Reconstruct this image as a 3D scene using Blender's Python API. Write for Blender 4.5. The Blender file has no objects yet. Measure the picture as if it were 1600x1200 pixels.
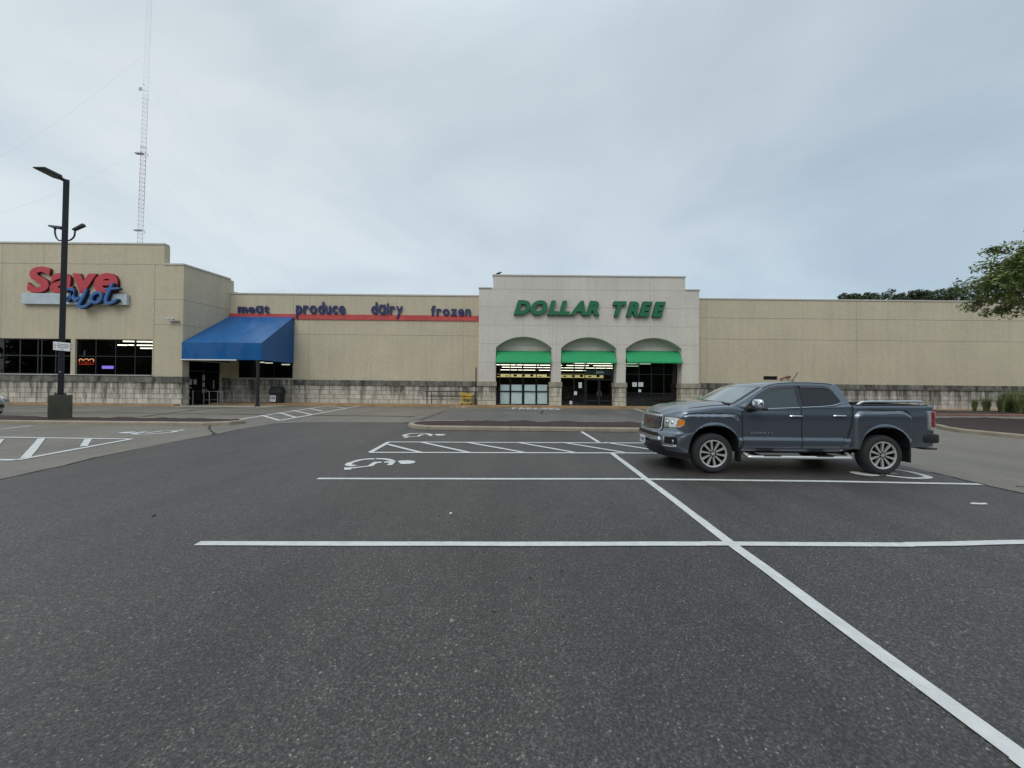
import bpy, bmesh, math, random
from mathutils import Vector, Matrix, noise
random.seed(7)
R = math.radians
S = bpy.context.scene
COL = S.collection

# ---------------------------------------------------------------- camera, sky, sun, exposure
F, CH, PITCH, ROLL = 585.0, 1.62, 0.0085, 0.0100        # focal length in photo pixels (1600 wide), eye height
_r = Vector((math.cos(ROLL), -math.sin(ROLL)*math.sin(PITCH), math.sin(ROLL)*math.cos(PITCH)))
_f = Vector((0, math.cos(PITCH), math.sin(PITCH)))
_u = _r.cross(_f)
cd = bpy.data.cameras.new('camera'); cam = bpy.data.objects.new('camera', cd); COL.objects.link(cam)
cd.sensor_width = 36; cd.lens = 36*F/1600; cd.clip_start = .05; cd.clip_end = 3000
m = Matrix((_r, _u, -_f)).transposed().to_4x4(); m.translation = (0, 0, CH); cam.matrix_world = m
S.camera = cam
S.render.resolution_x, S.render.resolution_y = 1024, 768
S.view_settings.view_transform = 'Standard'; S.view_settings.look = 'None'
S.view_settings.exposure = 0.13; S.view_settings.gamma = 1
S.cycles.max_bounces = 6; S.cycles.transparent_max_bounces = 8
S.cycles.use_denoising = True

SUN_EL, SUN_ROT = R(48), R(200)
sd = bpy.data.lights.new('sun', 'SUN'); sun = bpy.data.objects.new('sun', sd); COL.objects.link(sun)
sd.energy = .95; sd.angle = R(35); sd.color = (1, .965, .9)
az = R(205)                                             # behind the camera, slightly to its left
sdir = Vector((math.sin(az)*math.cos(SUN_EL), math.cos(az)*math.cos(SUN_EL), math.sin(SUN_EL)))
sun.rotation_euler = sdir.to_track_quat('Z', 'Y').to_euler()

def ray(px, py):
    u, v = (px-800)/F, (600-py)/F
    u, v = u*math.cos(ROLL)-v*math.sin(ROLL), u*math.sin(ROLL)+v*math.cos(ROLL)
    return Vector((u, math.cos(PITCH)-v*math.sin(PITCH), v*math.cos(PITCH)+math.sin(PITCH)))
def W(px, py, Y):                                       # point of the plane at depth Y
    d = ray(px, py); return Vector((0, 0, CH))+d*(Y/d.y)
def G(px, py, z=0.0):                                   # point of the ground
    d = ray(px, py); return Vector((0, 0, CH))+d*((z-CH)/d.z)

w = bpy.data.worlds.new('World'); S.world = w; w.use_nodes = True
nt = w.node_tree; N, L = nt.nodes, nt.links
bg = N['Background']
def wn(t, **k):
    n = N.new(t)
    for a, b in k.items(): setattr(n, a, b)
    return n
tc = wn('ShaderNodeTexCoord')
sky = wn('ShaderNodeTexSky', sky_type='NISHITA', sun_disc=False); sky.sun_elevation = SUN_EL; sky.sun_rotation = SUN_ROT
skm = wn('ShaderNodeVectorMath', operation='SCALE'); L.new(sky.outputs[0], skm.inputs[0]); skm.inputs['Scale'].default_value = .03
sep = wn('ShaderNodeSeparateXYZ'); L.new(tc.outputs['Generated'], sep.inputs[0])
# cloud deck: project the direction on a plane overhead so that clouds flatten to the horizon
zz = wn('ShaderNodeMath', operation='ADD'); L.new(sep.outputs[2], zz.inputs[0]); zz.inputs[1].default_value = .35
dv = wn('ShaderNodeVectorMath', operation='DIVIDE'); L.new(tc.outputs['Generated'], dv.inputs[0])
cx = wn('ShaderNodeCombineXYZ')
for i in range(3): L.new(zz.outputs[0], cx.inputs[i])
L.new(cx.outputs[0], dv.inputs[1])
mp = wn('ShaderNodeMapping'); L.new(dv.outputs[0], mp.inputs[0]); mp.inputs['Location'].default_value = (3.1, 1.7, 0)
mp.inputs['Rotation'].default_value = (0, 0, .5); mp.inputs['Scale'].default_value = (1, 1, 2)
nz = wn('ShaderNodeTexNoise'); L.new(mp.outputs[0], nz.inputs['Vector'])
nz.inputs['Scale'].default_value = 1.6; nz.inputs['Detail'].default_value = 5; nz.inputs['Roughness'].default_value = .5; nz.inputs['Distortion'].default_value = .35
rp = wn('ShaderNodeValToRGB'); L.new(nz.outputs['Fac'], rp.inputs[0])
rp.color_ramp.interpolation = 'B_SPLINE'
e = rp.color_ramp.elements
e[0].position = .34; e[0].color = (.455, .53, .585, 1)
e[1].position = .64; e[1].color = (.685, .74, .76, 1)
# left part of the sky is paler and warmer
gx = wn('ShaderNodeMapRange'); L.new(sep.outputs[0], gx.inputs[0])
gx.inputs[1].default_value = .75; gx.inputs[2].default_value = -.8; gx.inputs[3].default_value = 0; gx.inputs[4].default_value = 1
tint = wn('ShaderNodeMix', data_type='RGBA'); L.new(gx.outputs[0], tint.inputs[0])
tint.inputs[6].default_value = (.735, .775, .80, 1); tint.inputs[7].default_value = (1.04, 1.02, .985, 1)
mul = wn('ShaderNodeMix', data_type='RGBA', blend_type='MULTIPLY'); mul.inputs[0].default_value = 1
L.new(rp.outputs[0], mul.inputs[6]); L.new(tint.outputs[2], mul.inputs[7])
# overcast: the zenith is about twice as bright as the horizon
zr = wn('ShaderNodeMapRange'); L.new(sep.outputs[2], zr.inputs[0]); zr.interpolation_type = 'SMOOTHSTEP'
zr.inputs[1].default_value = .62; zr.inputs[2].default_value = 1; zr.inputs[3].default_value = .92; zr.inputs[4].default_value = 1.9
zm = wn('ShaderNodeVectorMath', operation='SCALE'); L.new(mul.outputs[2], zm.inputs[0]); L.new(zr.outputs[0], zm.inputs['Scale'])
ad = wn('ShaderNodeVectorMath', operation='ADD'); L.new(zm.outputs[0], ad.inputs[0]); L.new(skm.outputs[0], ad.inputs[1])
L.new(ad.outputs[0], bg.inputs[0]); bg.inputs[1].default_value = 1.0

# ---------------------------------------------------------------- tagging
def tag(o, label=None, cat=None, group=None, kind=None):
    for k, v in (('label', label), ('category', cat), ('group', group), ('kind', kind)):
        if v: o[k] = v
    return o
def empty(name, loc=(0, 0, 0), rz=0, parent=None):
    o = bpy.data.objects.new(name, None); COL.objects.link(o); o.location = loc; o.rotation_euler = (0, 0, rz)
    o.empty_display_size = .2
    if parent: o.parent = parent
    return o

# ---------------------------------------------------------------- materials
MATS = {}
class NT:
    def __init__(s, name):
        s.m = bpy.data.materials.new(name); s.m.use_nodes = True
        s.t = s.m.node_tree; s.b = s.t.nodes['Principled BSDF']
        s.geo = None
    def n(s, t, **k):
        x = s.t.nodes.new(t)
        for a, b in k.items(): setattr(x, a, b)
        return x
    def l(s, a, b): s.t.links.new(a, b)
    def pos(s):
        if not s.geo: s.geo = s.n('ShaderNodeNewGeometry')
        return s.geo.outputs['Position']
    def obj(s): return s.n('ShaderNodeTexCoord').outputs['Object']
    def mapping(s, src, scale=(1, 1, 1), rot=(0, 0, 0), loc=(0, 0, 0)):
        x = s.n('ShaderNodeMapping'); s.l(src, x.inputs[0])
        x.inputs['Scale'].default_value = scale; x.inputs['Rotation'].default_value = rot; x.inputs['Location'].default_value = loc
        return x.outputs[0]
    def noise(s, src, scale, detail=4, rough=.55, dist=0):
        x = s.n('ShaderNodeTexNoise'); s.l(src, x.inputs['Vector'])
        x.inputs['Scale'].default_value = scale; x.inputs['Detail'].default_value = detail
        x.inputs['Roughness'].default_value = rough; x.inputs['Distortion'].default_value = dist
        return x.outputs['Fac']
    def ramp(s, src, stops, interp='LINEAR'):
        x = s.n('ShaderNodeValToRGB'); s.l(src, x.inputs[0]); r = x.color_ramp; r.interpolation = interp
        while len(r.elements) < len(stops): r.elements.new(.5)
        for el, (p, c) in zip(r.elements, stops):
            el.position = p; el.color = (c, c, c, 1) if isinstance(c, (int, float)) else (*c, 1)
        return x.outputs[0]
    def mix(s, fac, a, b, mode='MIX'):
        x = s.n('ShaderNodeMix', data_type='RGBA', blend_type=mode)
        if isinstance(fac, (int, float)): x.inputs[0].default_value = fac
        else: s.l(fac, x.inputs[0])
        for i, v in ((6, a), (7, b)):
            if isinstance(v, tuple): x.inputs[i].default_value = (*v, 1)
            else: s.l(v, x.inputs[i])
        return x.outputs[2]
    def math(s, op, a, b=0.0):
        x = s.n('ShaderNodeMath', operation=op)
        for i, v in ((0, a), (1, b)):
            if isinstance(v, (int, float)): x.inputs[i].default_value = v
            else: s.l(v, x.inputs[i])
        return x.outputs[0]
    def bump(s, h, strength=.3, dist=.01):
        x = s.n('ShaderNodeBump'); s.l(h, x.inputs['Height']); x.inputs['Strength'].default_value = strength; x.inputs['Distance'].default_value = dist
        s.l(x.outputs[0], s.b.inputs['Normal'])
    def col(s, c):
        if isinstance(c, tuple): s.b.inputs['Base Color'].default_value = (*c, 1)
        else: s.l(c, s.b.inputs['Base Color'])
    def set(s, **k):
        for a, b in k.items(): s.b.inputs[a.replace('_', ' ')].default_value = b

def simple(name, c, rough=.6, metal=0, var=.15, scale=6, coat=0, spec=.5, emit=None, es=0, bump=0):
    if name in MATS: return MATS[name]
    t = NT(name)
    n = t.noise(t.obj(), scale, 4)
    k = t.ramp(n, [(.25, tuple(x*(1-var) for x in c)), (.75, tuple(min(1, x*(1+var)) for x in c))])
    t.col(k); t.set(Roughness=rough, Metallic=metal)
    t.b.inputs['Specular IOR Level'].default_value = spec
    if coat: t.b.inputs['Coat Weight'].default_value = coat; t.b.inputs['Coat Roughness'].default_value = .04
    if emit: t.b.inputs['Emission Color'].default_value = (*emit, 1); t.b.inputs['Emission Strength'].default_value = es
    if bump: t.bump(t.noise(t.obj(), scale*12, 3), bump, .01)
    MATS[name] = t.m
    return t.m

def m_asphalt(name, base, warm, contrast, patchy, seed):
    t = NT(name); P = t.pos()
    fine = t.n('ShaderNodeTexVoronoi'); fine.inputs['Scale'].default_value = 100; t.l(P, fine.inputs['Vector'])
    sp = t.ramp(fine.outputs['Color'], [(.0, .45), (.55, .85), (.84, 1.15), (.93, 2.8), (1.0, 5.0)])
    sp = t.n('ShaderNodeMix', data_type='RGBA') if False else sp
    g = t.noise(P, 68, 4, .75); gr = t.ramp(g, [(.34, .40), (.5, .85), (.66, 2.1)])
    b = t.noise(t.mapping(P, (1, .55, 1), loc=(seed, 0, 0)), .35, 5, .6, .6); br = t.ramp(b, [(.28, 1-patchy), (.5, 1), (.72, 1+patchy)])
    tr = t.noise(t.mapping(P, (1.1, .07, 1), rot=(0, 0, .04), loc=(seed*2, 0, 0)), 1.3, 3, .5); trr = t.ramp(tr, [(.36, 1-patchy*.6), (.55, 1.02)])
    md = t.noise(P, 4.2, 4, .65); mdr = t.ramp(md, [(.3, .90), (.7, 1.1)])
    hue = t.mix(t.ramp(t.noise(P, .18, 3), [(.35, 0.), (.65, 1.)]), base, warm)
    c = t.mix(contrast, hue, sp, 'MULTIPLY'); c = t.mix(contrast, c, gr, 'MULTIPLY')
    c = t.mix(1., c, br, 'MULTIPLY'); c = t.mix(1., c, trr, 'MULTIPLY'); c = t.mix(1., c, mdr, 'MULTIPLY')
    t.col(c)
    rr = t.ramp(b, [(.3, .42), (.7, .60)]); t.l(rr, t.b.inputs['Roughness'])
    t.b.inputs['Specular IOR Level'].default_value = .55
    t.bump(t.math('ADD', fine.outputs['Distance'], g), .55, .008)
    return t.m
MATS['old_asphalt'] = m_asphalt('old_asphalt', (.195, .172, .140), (.165, .150, .128), .6, .15, 1.3)
MATS['new_asphalt'] = m_asphalt('new_asphalt', (.060, .0545, .0515), (.072, .065, .060), 1., .26, 5.1)
MATS['mid_asphalt'] = m_asphalt('mid_asphalt', (.135, .128, .120), (.115, .110, .105), .6, .16, 8.7)

def m_paint():
    t = NT('road_paint'); P = t.pos()
    wear = t.ramp(t.math('ADD', t.noise(P, 85, 4, .75), t.math('MULTIPLY', t.noise(P, 2.5, 3), .35)), [(.80, 0.), (.98, 1.)])
    soft = t.ramp(t.noise(P, 9, 3), [(.3, (.48, .49, .48)), (.7, (.60, .61, .60))])
    t.col(t.mix(wear, soft, (.16, .16, .155))); t.set(Roughness=.7); t.bump(t.noise(P, 120, 3), .4, .004)
    return t.m
MATS['road_paint'] = m_paint()

def m_stucco(name, c, streak=.10, dark=(.30, .27, .2)):
    t = NT(name); P = t.pos()
    big = t.ramp(t.noise(P, .30, 4, .6), [(.3, .92), (.7, 1.06)])
    st = t.ramp(t.noise(t.mapping(P, (2.2, 2.2, .12)), 1.4, 5, .65), [(.32, 1-streak*.7), (.55, 1.0), (.75, 1+streak*.2)])
    fi = t.ramp(t.noise(P, 7, 6, .8), [(.3, .87), (.7, 1.12)])
    x = t.mix(1., c, big, 'MULTIPLY'); x = t.mix(1., x, st, 'MULTIPLY'); x = t.mix(1., x, fi, 'MULTIPLY')
    t.col(x); t.set(Roughness=.92); t.b.inputs['Specular IOR Level'].default_value = .15
    t.bump(t.noise(P, 30, 4, .7), .35, .01)
    MATS[name] = t.m; return t.m
m_stucco('tan_stucco', (.54, .475, .35)); m_stucco('grey_stucco', (.61, .575, .51), .06)
simple('joint', (.22, .19, .14), .9); simple('pale_joint', (.36, .34, .30), .9)

def m_block(name, axis, c1, c2, grime):
    t = NT(name); P = t.pos(); s = t.n('ShaderNodeSeparateXYZ'); t.l(P, s.inputs[0])
    cb = t.n('ShaderNodeCombineXYZ'); t.l(s.outputs[0 if axis == 'x' else 1], cb.inputs[0])
    t.l(t.math('ADD', s.outputs[2], -.15), cb.inputs[1])
    br = t.n('ShaderNodeTexBrick'); t.l(cb.outputs[0], br.inputs['Vector'])
    br.inputs['Scale'].default_value = 1; br.inputs['Brick Width'].default_value = .82; br.inputs['Row Height'].default_value = .37
    br.inputs['Mortar Size'].default_value = .014; br.inputs['Mortar Smooth'].default_value = .2; br.inputs['Bias'].default_value = 0
    br.inputs['Color1'].default_value = (*c1, 1); br.inputs['Color2'].default_value = (*c2, 1); br.inputs['Mortar'].default_value = (.11, .10, .085, 1)
    split = t.ramp(t.noise(P, 9, 6, .75), [(.25, .72), (.75, 1.22)])
    x = t.mix(1., br.outputs[0], split, 'MULTIPLY')
    drip = t.noise(t.mapping(P, (1.6, 1.6, .22)), 1.5, 6, .7)
    hgt = t.n('ShaderNodeMapRange'); t.l(s.outputs[2], hgt.inputs[0]); hgt.inputs[1].default_value = 0.1; hgt.inputs[2].default_value = 2.2
    hgt.inputs[3].default_value = -.10; hgt.inputs[4].default_value = .10
    dm = t.ramp(t.math('ADD', drip, hgt.outputs[0]), [(.50-grime*.16, 0.), (.68-grime*.10, .92)])
    grain = t.ramp(t.noise(P, 14, 4), [(.3, (.035, .035, .03)), (.7, (.09, .088, .075))])
    x = t.mix(dm, x, grain)
    moss = t.ramp(t.noise(P, .8, 4), [(.55, 0.), (.75, .35)]); x = t.mix(moss, x, (.20, .17, .09))
    t.col(x); t.set(Roughness=.95); t.bump(t.math('ADD', t.noise(P, 12, 5, .7), t.math('MULTIPLY', br.outputs['Fac'], -1.5)), .6, .02)
    MATS[name] = t.m; return t.m
m_block('block_front', 'x', (.62, .575, .49), (.48, .45, .385), .45)
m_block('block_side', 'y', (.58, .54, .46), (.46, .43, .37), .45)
m_block('block_pier', 'x', (.56, .52, .42), (.47, .43, .34), .0)
def m_coping(name, c, dark):
    t = NT(name); P = t.pos()
    d = t.ramp(t.noise(t.mapping(P, (1, 1, .5)), 2.2, 7, .75), [(.36, dark), (.52, tuple((a+b)/2 for a, b in zip(c, dark))), (.72, c)])
    g = t.ramp(t.noise(P, 18, 4), [(.3, .75), (.7, 1.2)])
    t.col(t.mix(1., d, g, 'MULTIPLY')); t.set(Roughness=.95); t.bump(t.noise(P, 20, 5), .5, .02); MATS[name] = t.m
m_coping('coping_grimy', (.27, .26, .22), (.035, .035, .03)); m_coping('coping_clean', (.40, .36, .28), (.25, .22, .17))

def m_concrete(name, c, var=.2):
    t = NT(name); P = t.pos()
    a = t.ramp(t.noise(P, 1.1, 6, .65), [(.3, 1-var), (.7, 1+var)]); b = t.ramp(t.noise(P, 25, 5, .7), [(.3, .8), (.7, 1.2)])
    jv = t.n('ShaderNodeTexVoronoi'); t.l(t.mapping(P, (.6, .6, 3)), jv.inputs['Vector'])
    t.col(t.mix(1., t.mix(1., c, a, 'MULTIPLY'), b, 'MULTIPLY')); t.set(Roughness=.9); t.bump(t.noise(P, 40, 4), .4, .008)
    MATS[name] = t.m; return t.m
m_concrete('kerb_concrete', (.31, .265, .20)); m_concrete('walk_concrete', (.34, .30, .235)); m_concrete('rust_walk', (.34, .215, .11), .3)
m_concrete('pedestal_concrete', (.072, .072, .05), .25); m_concrete('red_kerb', (.22, .125, .09))
def m_mulch():
    t = NT('mulch'); P = t.pos()
    n = t.noise(P, 28, 5, .75); t.col(t.ramp(n, [(.3, (.014, .009, .009)), (.55, (.055, .033, .030)), (.75, (.12, .080, .065))]))
    t.set(Roughness=.95); t.bump(n, 1., .05); MATS['mulch'] = t.m
m_mulch()

def m_glass(name, tint, refl=1.0, rough=.01):
    t = NT(name); nt = t.t; nt.nodes.remove(t.b); out = nt.nodes['Material Output']
    tr = t.n('ShaderNodeBsdfTransparent'); tr.inputs[0].default_value = (*tint, 1)
    gl = t.n('ShaderNodeBsdfGlossy'); gl.inputs['Roughness'].default_value = rough
    nn = t.noise(t.obj(), .35, 2); bp = t.n('ShaderNodeBump'); t.l(nn, bp.inputs['Height']); bp.inputs['Strength'].default_value = .12; bp.inputs['Distance'].default_value = .02
    t.l(bp.outputs[0], gl.inputs['Normal'])
    fr = t.n('ShaderNodeFresnel'); fr.inputs[0].default_value = 1.45
    mx = t.n('ShaderNodeMixShader'); t.l(t.math('MULTIPLY', fr.outputs[0], refl), mx.inputs[0])
    t.l(tr.outputs[0], mx.inputs[1]); t.l(gl.outputs[0], mx.inputs[2]); t.l(mx.outputs[0], out.inputs[0])
    MATS[name] = t.m
m_glass('shop_glass', (.70, .78, .74), 1.3); m_glass('clear_glass', (.86, .91, .90), 1.2); m_glass('dark_glass', (.16, .18, .18), 1.0)

def m_leaf(name, c1, c2):
    t = NT(name); P = t.pos()
    n = t.noise(P, 1.6, 4, .7); f = t.noise(P, 14, 2)
    x = t.ramp(t.math('ADD', t.math('MULTIPLY', n, .6), t.math('MULTIPLY', f, .4)), [(.38, c1), (.62, c2)])
    t.col(x); t.set(Roughness=.55); t.b.inputs['Subsurface Weight'].default_value = 0
    MATS[name] = t.m
m_leaf('leaf', (.085, .13, .034), (.27, .345, .10)); m_leaf('dark_leaf', (.03, .052, .022), (.085, .12, .048)); m_leaf('grass_blade', (.05, .085, .02), (.15, .20, .06))
simple('bark', (.09, .07, .05), .9, bump=.6)
simple('black_metal', (.012, .012, .016), .45, .0, spec=.5); simple('dark_frame', (.012, .014, .016), .4)
simple('galv', (.30, .31, .32), .4, .8); simple('white_metal', (.62, .62, .60), .4); simple('cap_metal', (.50, .48, .42), .5)
simple('green_fabric', (.016, .30, .105), .7, var=.08, scale=2, bump=.1)
simple('green_letter', (.006, .145, .052), .45, var=.1); simple('red_letter', (.48, .032, .045), .45, var=.12, scale=3)
simple('blue_letter', (.030, .125, .34), .45, var=.15, scale=3); simple('navy_letter', (.012, .022, .11), .5, var=.15, scale=3)
simple('letter_return', (.01, .012, .02), .6); simple('dark_red', (.10, .01, .015), .6)
simple('sign_white', (.46, .52, .56), .5, var=.12, scale=2); simple('red_band', (.50, .065, .06), .6, var=.22, scale=1.2)
simple('sheet_white', (.70, .71, .73), .6, var=.05); simple('poster', (.74, .84, .86), .6, var=.08, scale=3)
simple('ink', (.10, .10, .12), .7); simple('plastic_black', (.016, .017, .02), .55); simple('yellow', (.80, .56, .03), .45, var=.1)
simple('room_dark', (.045, .045, .045), .9); simple('room_floor', (.09, .085, .08), .5); simple('yellow_band', (.75, .62, .18), .7, emit=(.95, .80, .35), es=.55)  # yellow band has emission added so the distant banner shows bright
simple('tube_light', (.9, .9, .85), .5, emit=(1, .93, .76), es=3.2)
simple('shelf_goods', (.12, .10, .09), .8, var=.9, scale=2.5)
def m_blue():
    t = NT('blue_fabric'); P = t.pos()
    n = t.ramp(t.noise(t.mapping(P, (1, .5, .5)), .7, 4, .6), [(.3, (.005, .082, .25)), (.7, (.007, .105, .31))])
    f = t.ramp(t.noise(P, 30, 3), [(.3, .93), (.7, 1.05)]); t.col(t.mix(1., n, f, 'MULTIPLY'))
    t.set(Roughness=.32); t.b.inputs['Specular IOR Level'].default_value = .5
    rr = t.ramp(t.noise(t.mapping(P, (.9, .3, .3), rot=(0, 0, .6)), 1.3, 3), [(.40, .42), (.60, .22)]); t.l(rr, t.b.inputs['Roughness'])
    t.bump(t.noise(t.mapping(P, (1, .3, .3)), 1.2, 2), .25, .08); MATS['blue_fabric'] = t.m
m_blue()

# ---------------------------------------------------------------- mesh builder
class MB:
    def __init__(s): s.v = []; s.f = []; s.mi = []; s.cur = 0
    def mat(s, i): s.cur = i; return s
    def add(s, vs, fs):
        b = len(s.v); s.v += [tuple(v) for v in vs]
        for f in fs: s.f.append([b+i for i in f]); s.mi.append(s.cur)
        return s
    def box(s, x0, x1, y0, y1, z0, z1, rot=None, piv=None):
        vs = [Vector((x, y, z)) for x in (x0, x1) for y in (y0, y1) for z in (z0, z1)]
        if rot is not None:
            p = Vector(piv) if piv is not None else Vector(((x0+x1)/2, (y0+y1)/2, (z0+z1)/2)); vs = [rot @ (v-p)+p for v in vs]
        return s.add(vs, [(0, 1, 3, 2), (4, 6, 7, 5), (0, 4, 5, 1), (2, 3, 7, 6), (0, 2, 6, 4), (1, 5, 7, 3)])
    def quad(s, a, b, c, d): return s.add([a, b, c, d], [(0, 1, 2, 3)])
    def prism(s, pts, d):                               # pts 3D loop, extruded by vector d
        n = len(pts); d = Vector(d); a = [Vector(p) for p in pts]
        return s.add(a+[p+d for p in a], [list(range(n))[::-1], [n+i for i in range(n)]]+[(i, (i+1) % n, n+(i+1) % n, n+i) for i in range(n)])
    def tube(s, path, r, n=8, caps=True, r1=None, flat=1.0):
        P = [Vector(p) for p in path]; rings = []; prev = None
        for i, p in enumerate(P):
            d = (P[min(i+1, len(P)-1)]-P[max(i-1, 0)]).normalized()
            if prev is None: a = d.orthogonal().normalized()
            else: a = (prev-d*prev.dot(d)); a = a.normalized() if a.length > 1e-6 else d.orthogonal().normalized()
            prev = a; b = d.cross(a); k = i/max(1, len(P)-1)
            rr = r if r1 is None else r+(r1-r)*k
            if isinstance(r, (list, tuple)): rr = r[i]
            rings.append([p+(a*math.cos(t)+b*math.sin(t)*flat)*rr for t in [2*math.pi*j/n for j in range(n)]])
        vs = [v for q in rings for v in q]; fs = []
        for i in range(len(P)-1):
            for j in range(n): fs.append((i*n+j, i*n+(j+1) % n, (i+1)*n+(j+1) % n, (i+1)*n+j))
        if caps: fs += [list(range(n))[::-1], [(len(P)-1)*n+j for j in range(n)]]
        return s.add(vs, fs)
    def lathe(s, prof, n=32, axis='z', c=(0, 0, 0), a0=0, a1=2*math.pi):
        c = Vector(c); vs = []; full = abs(a1-a0-2*math.pi) < 1e-6; m_ = n if full else n+1
        for r, h in prof:
            for j in range(m_):
                t = a0+(a1-a0)*j/n; x, y = r*math.cos(t), r*math.sin(t)
                vs.append(c+(Vector((x, y, h)) if axis == 'z' else Vector((x, h, y)) if axis == 'y' else Vector((h, x, y))))
        fs = [(i*m_+j, i*m_+(j+1) % m_, (i+1)*m_+(j+1) % m_, (i+1)*m_+j) for i in range(len(prof)-1) for j in range(n)]
        return s.add(vs, fs)
    def stroke(s, pts, wd, nrm, depth, cap=True):       # flat ribbon of width wd (or list) along pts in the plane with normal nrm
        P = [Vector(p) for p in pts]; nrm = Vector(nrm).normalized(); Lf = []; Rt = []
        for i, p in enumerate(P):
            d = (P[min(i+1, len(P)-1)]-P[max(i-1, 0)]).normalized(); q = nrm.cross(d)
            k = wd[i] if isinstance(wd, (list, tuple)) else wd
            Lf.append(p+q*k/2); Rt.append(p-q*k/2)
        n = len(P); o = nrm*depth
        vs = Lf+Rt+[v+o for v in Lf]+[v+o for v in Rt]; fs = []
        for i in range(n-1):
            fs += [(i, i+1, n+i+1, n+i), (2*n+i, 3*n+i, 3*n+i+1, 2*n+i+1), (i, 2*n+i, 2*n+i+1, i+1), (n+i, n+i+1, 3*n+i+1, 3*n+i)]
        fs += [(0, n, 3*n, 2*n), (n-1, 3*n-1, 4*n-1, 2*n-1)]
        return s.add(vs, fs)
    def build(s, name, mats, parent=None, smooth=None, merge=False, bevel=0, loc=None):
        me = bpy.data.meshes.new(name); me.from_pydata(s.v, [], s.f)
        if not isinstance(mats, (list, tuple)): mats = [mats]
        for k in mats: me.materials.append(MATS[k] if isinstance(k, str) else k)
        for p, i in zip(me.polygons, s.mi): p.material_index = i
        bm = bmesh.new(); bm.from_mesh(me)
        if merge: bmesh.ops.remove_doubles(bm, verts=bm.verts, dist=merge if merge is not True else 1e-4)
        bmesh.ops.recalc_face_normals(bm, faces=bm.faces)
        if bevel:
            ed = [e_ for e_ in bm.edges if len(e_.link_faces) == 2 and e_.calc_face_angle(0) > R(35)]
            bmesh.ops.bevel(bm, geom=ed, offset=bevel, segments=2, profile=.6, affect='EDGES', clamp_overlap=True)
        bm.to_mesh(me); bm.free()
        if smooth is not None:
            for p in me.polygons: p.use_smooth = True
            me.set_sharp_from_angle(angle=R(smooth))
        me.update()
        o = bpy.data.objects.new(name, me); COL.objects.link(o)
        if parent: o.parent = parent
        if loc is not None: o.location = loc
        return o

def interp(tab, x):
    if x <= tab[0][0]: return tab[0][1]
    for (a, b), (c, d) in zip(tab, tab[1:]):
        if x <= c: return b+(d-b)*(x-a)/(c-a) if c > a else d
    return tab[-1][1]
def sm(x): x = max(0, min(1, x)); return x*x*(3-2*x)
def spline(pts, n=6):
    P = [Vector(p) for p in pts]; out = []
    for i in range(len(P)-1):
        a, b, c, d = P[max(i-1, 0)], P[i], P[i+1], P[min(i+2, len(P)-1)]
        for k in range(n):
            t = k/n; out.append(.5*((2*b)+(c-a)*t+(2*a-5*b+4*c-d)*t*t+(3*b-a-3*c+d)*t**3))
    return out+[P[-1]]

# text: one mesh per glyph, from the built-in font
_g = {}
def glyph(ch, off, shear, res=4):
    k = (ch, off, shear)
    if k in _g: return _g[k]
    cu = bpy.data.curves.new('glyph', 'FONT'); cu.body = ch; cu.size = 1; cu.offset = off; cu.shear = shear; cu.resolution_u = res
    cu.fill_mode = 'NONE' if False else 'BOTH'; cu.extrude = .5
    o = bpy.data.objects.new('glyph', cu); COL.objects.link(o)
    dg = bpy.context.evaluated_depsgraph_get(); dg.update()
    me = bpy.data.meshes.new_from_object(o.evaluated_get(dg))
    bpy.data.objects.remove(o); bpy.data.curves.remove(cu)
    xs = [v.co.x for v in me.vertices]; ys = [v.co.y for v in me.vertices]
    _g[k] = (me, min(xs), max(xs), min(ys), max(ys)); return _g[k]
def put_glyph(name, ch, mapf, mats, parent, off=.03, shear=0):
    """mapf(x, y, d) -> world; mats = [face, side]; d in 0..1 from front to back"""
    me0, *bb = glyph(ch, off, shear)
    me = me0.copy(); me.materials.clear()
    for k in mats: me.materials.append(MATS[k])
    for p in me.polygons: p.material_index = 0 if (p.normal.z > .9 or len(mats) == 1) else 1
    for v in me.vertices: v.co = mapf(v.co.x, v.co.y, .5-v.co.z)
    bm = bmesh.new(); bm.from_mesh(me); bmesh.ops.recalc_face_normals(bm, faces=bm.faces); bm.to_mesh(me); bm.free()
    o = bpy.data.objects.new(name, me); COL.objects.link(o); o.parent = parent
    return o
def word(text, P0, ux, uy, wid, hgt, nrm, depth, mats, parent, off=.03, shear=0, track=.12, name='letter', ref=None):
    """fit text in a wid x hgt box at P0 (lower left of the x-height/caps box), front face towards nrm"""
    P0, ux, uy, nrm = map(Vector, (P0, ux, uy, nrm)); gs = []; x = 0
    for ch in text:
        if ch == ' ': x += .45; continue
        me, a, b, c, d = glyph(ch, off, shear); gs.append((ch, x-a)); x += (b-a)+track
    tot = x-track
    top = max(glyph(ch, off, shear)[4] for ch, _ in gs); bot = min(glyph(ch, off, shear)[3] for ch, _ in gs)
    if ref: bot = glyph(ref, off, shear)[3]
    sx, sy = wid/tot, hgt/(top-bot)
    out = []
    for ch, gx_ in gs:
        out.append(put_glyph(name, ch, lambda X, Y, D, g=gx_: P0+ux*((X+g)*sx)+uy*((Y-bot)*sy)+nrm*(depth*(1-D)), mats, parent, off, shear))
    return out
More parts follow.
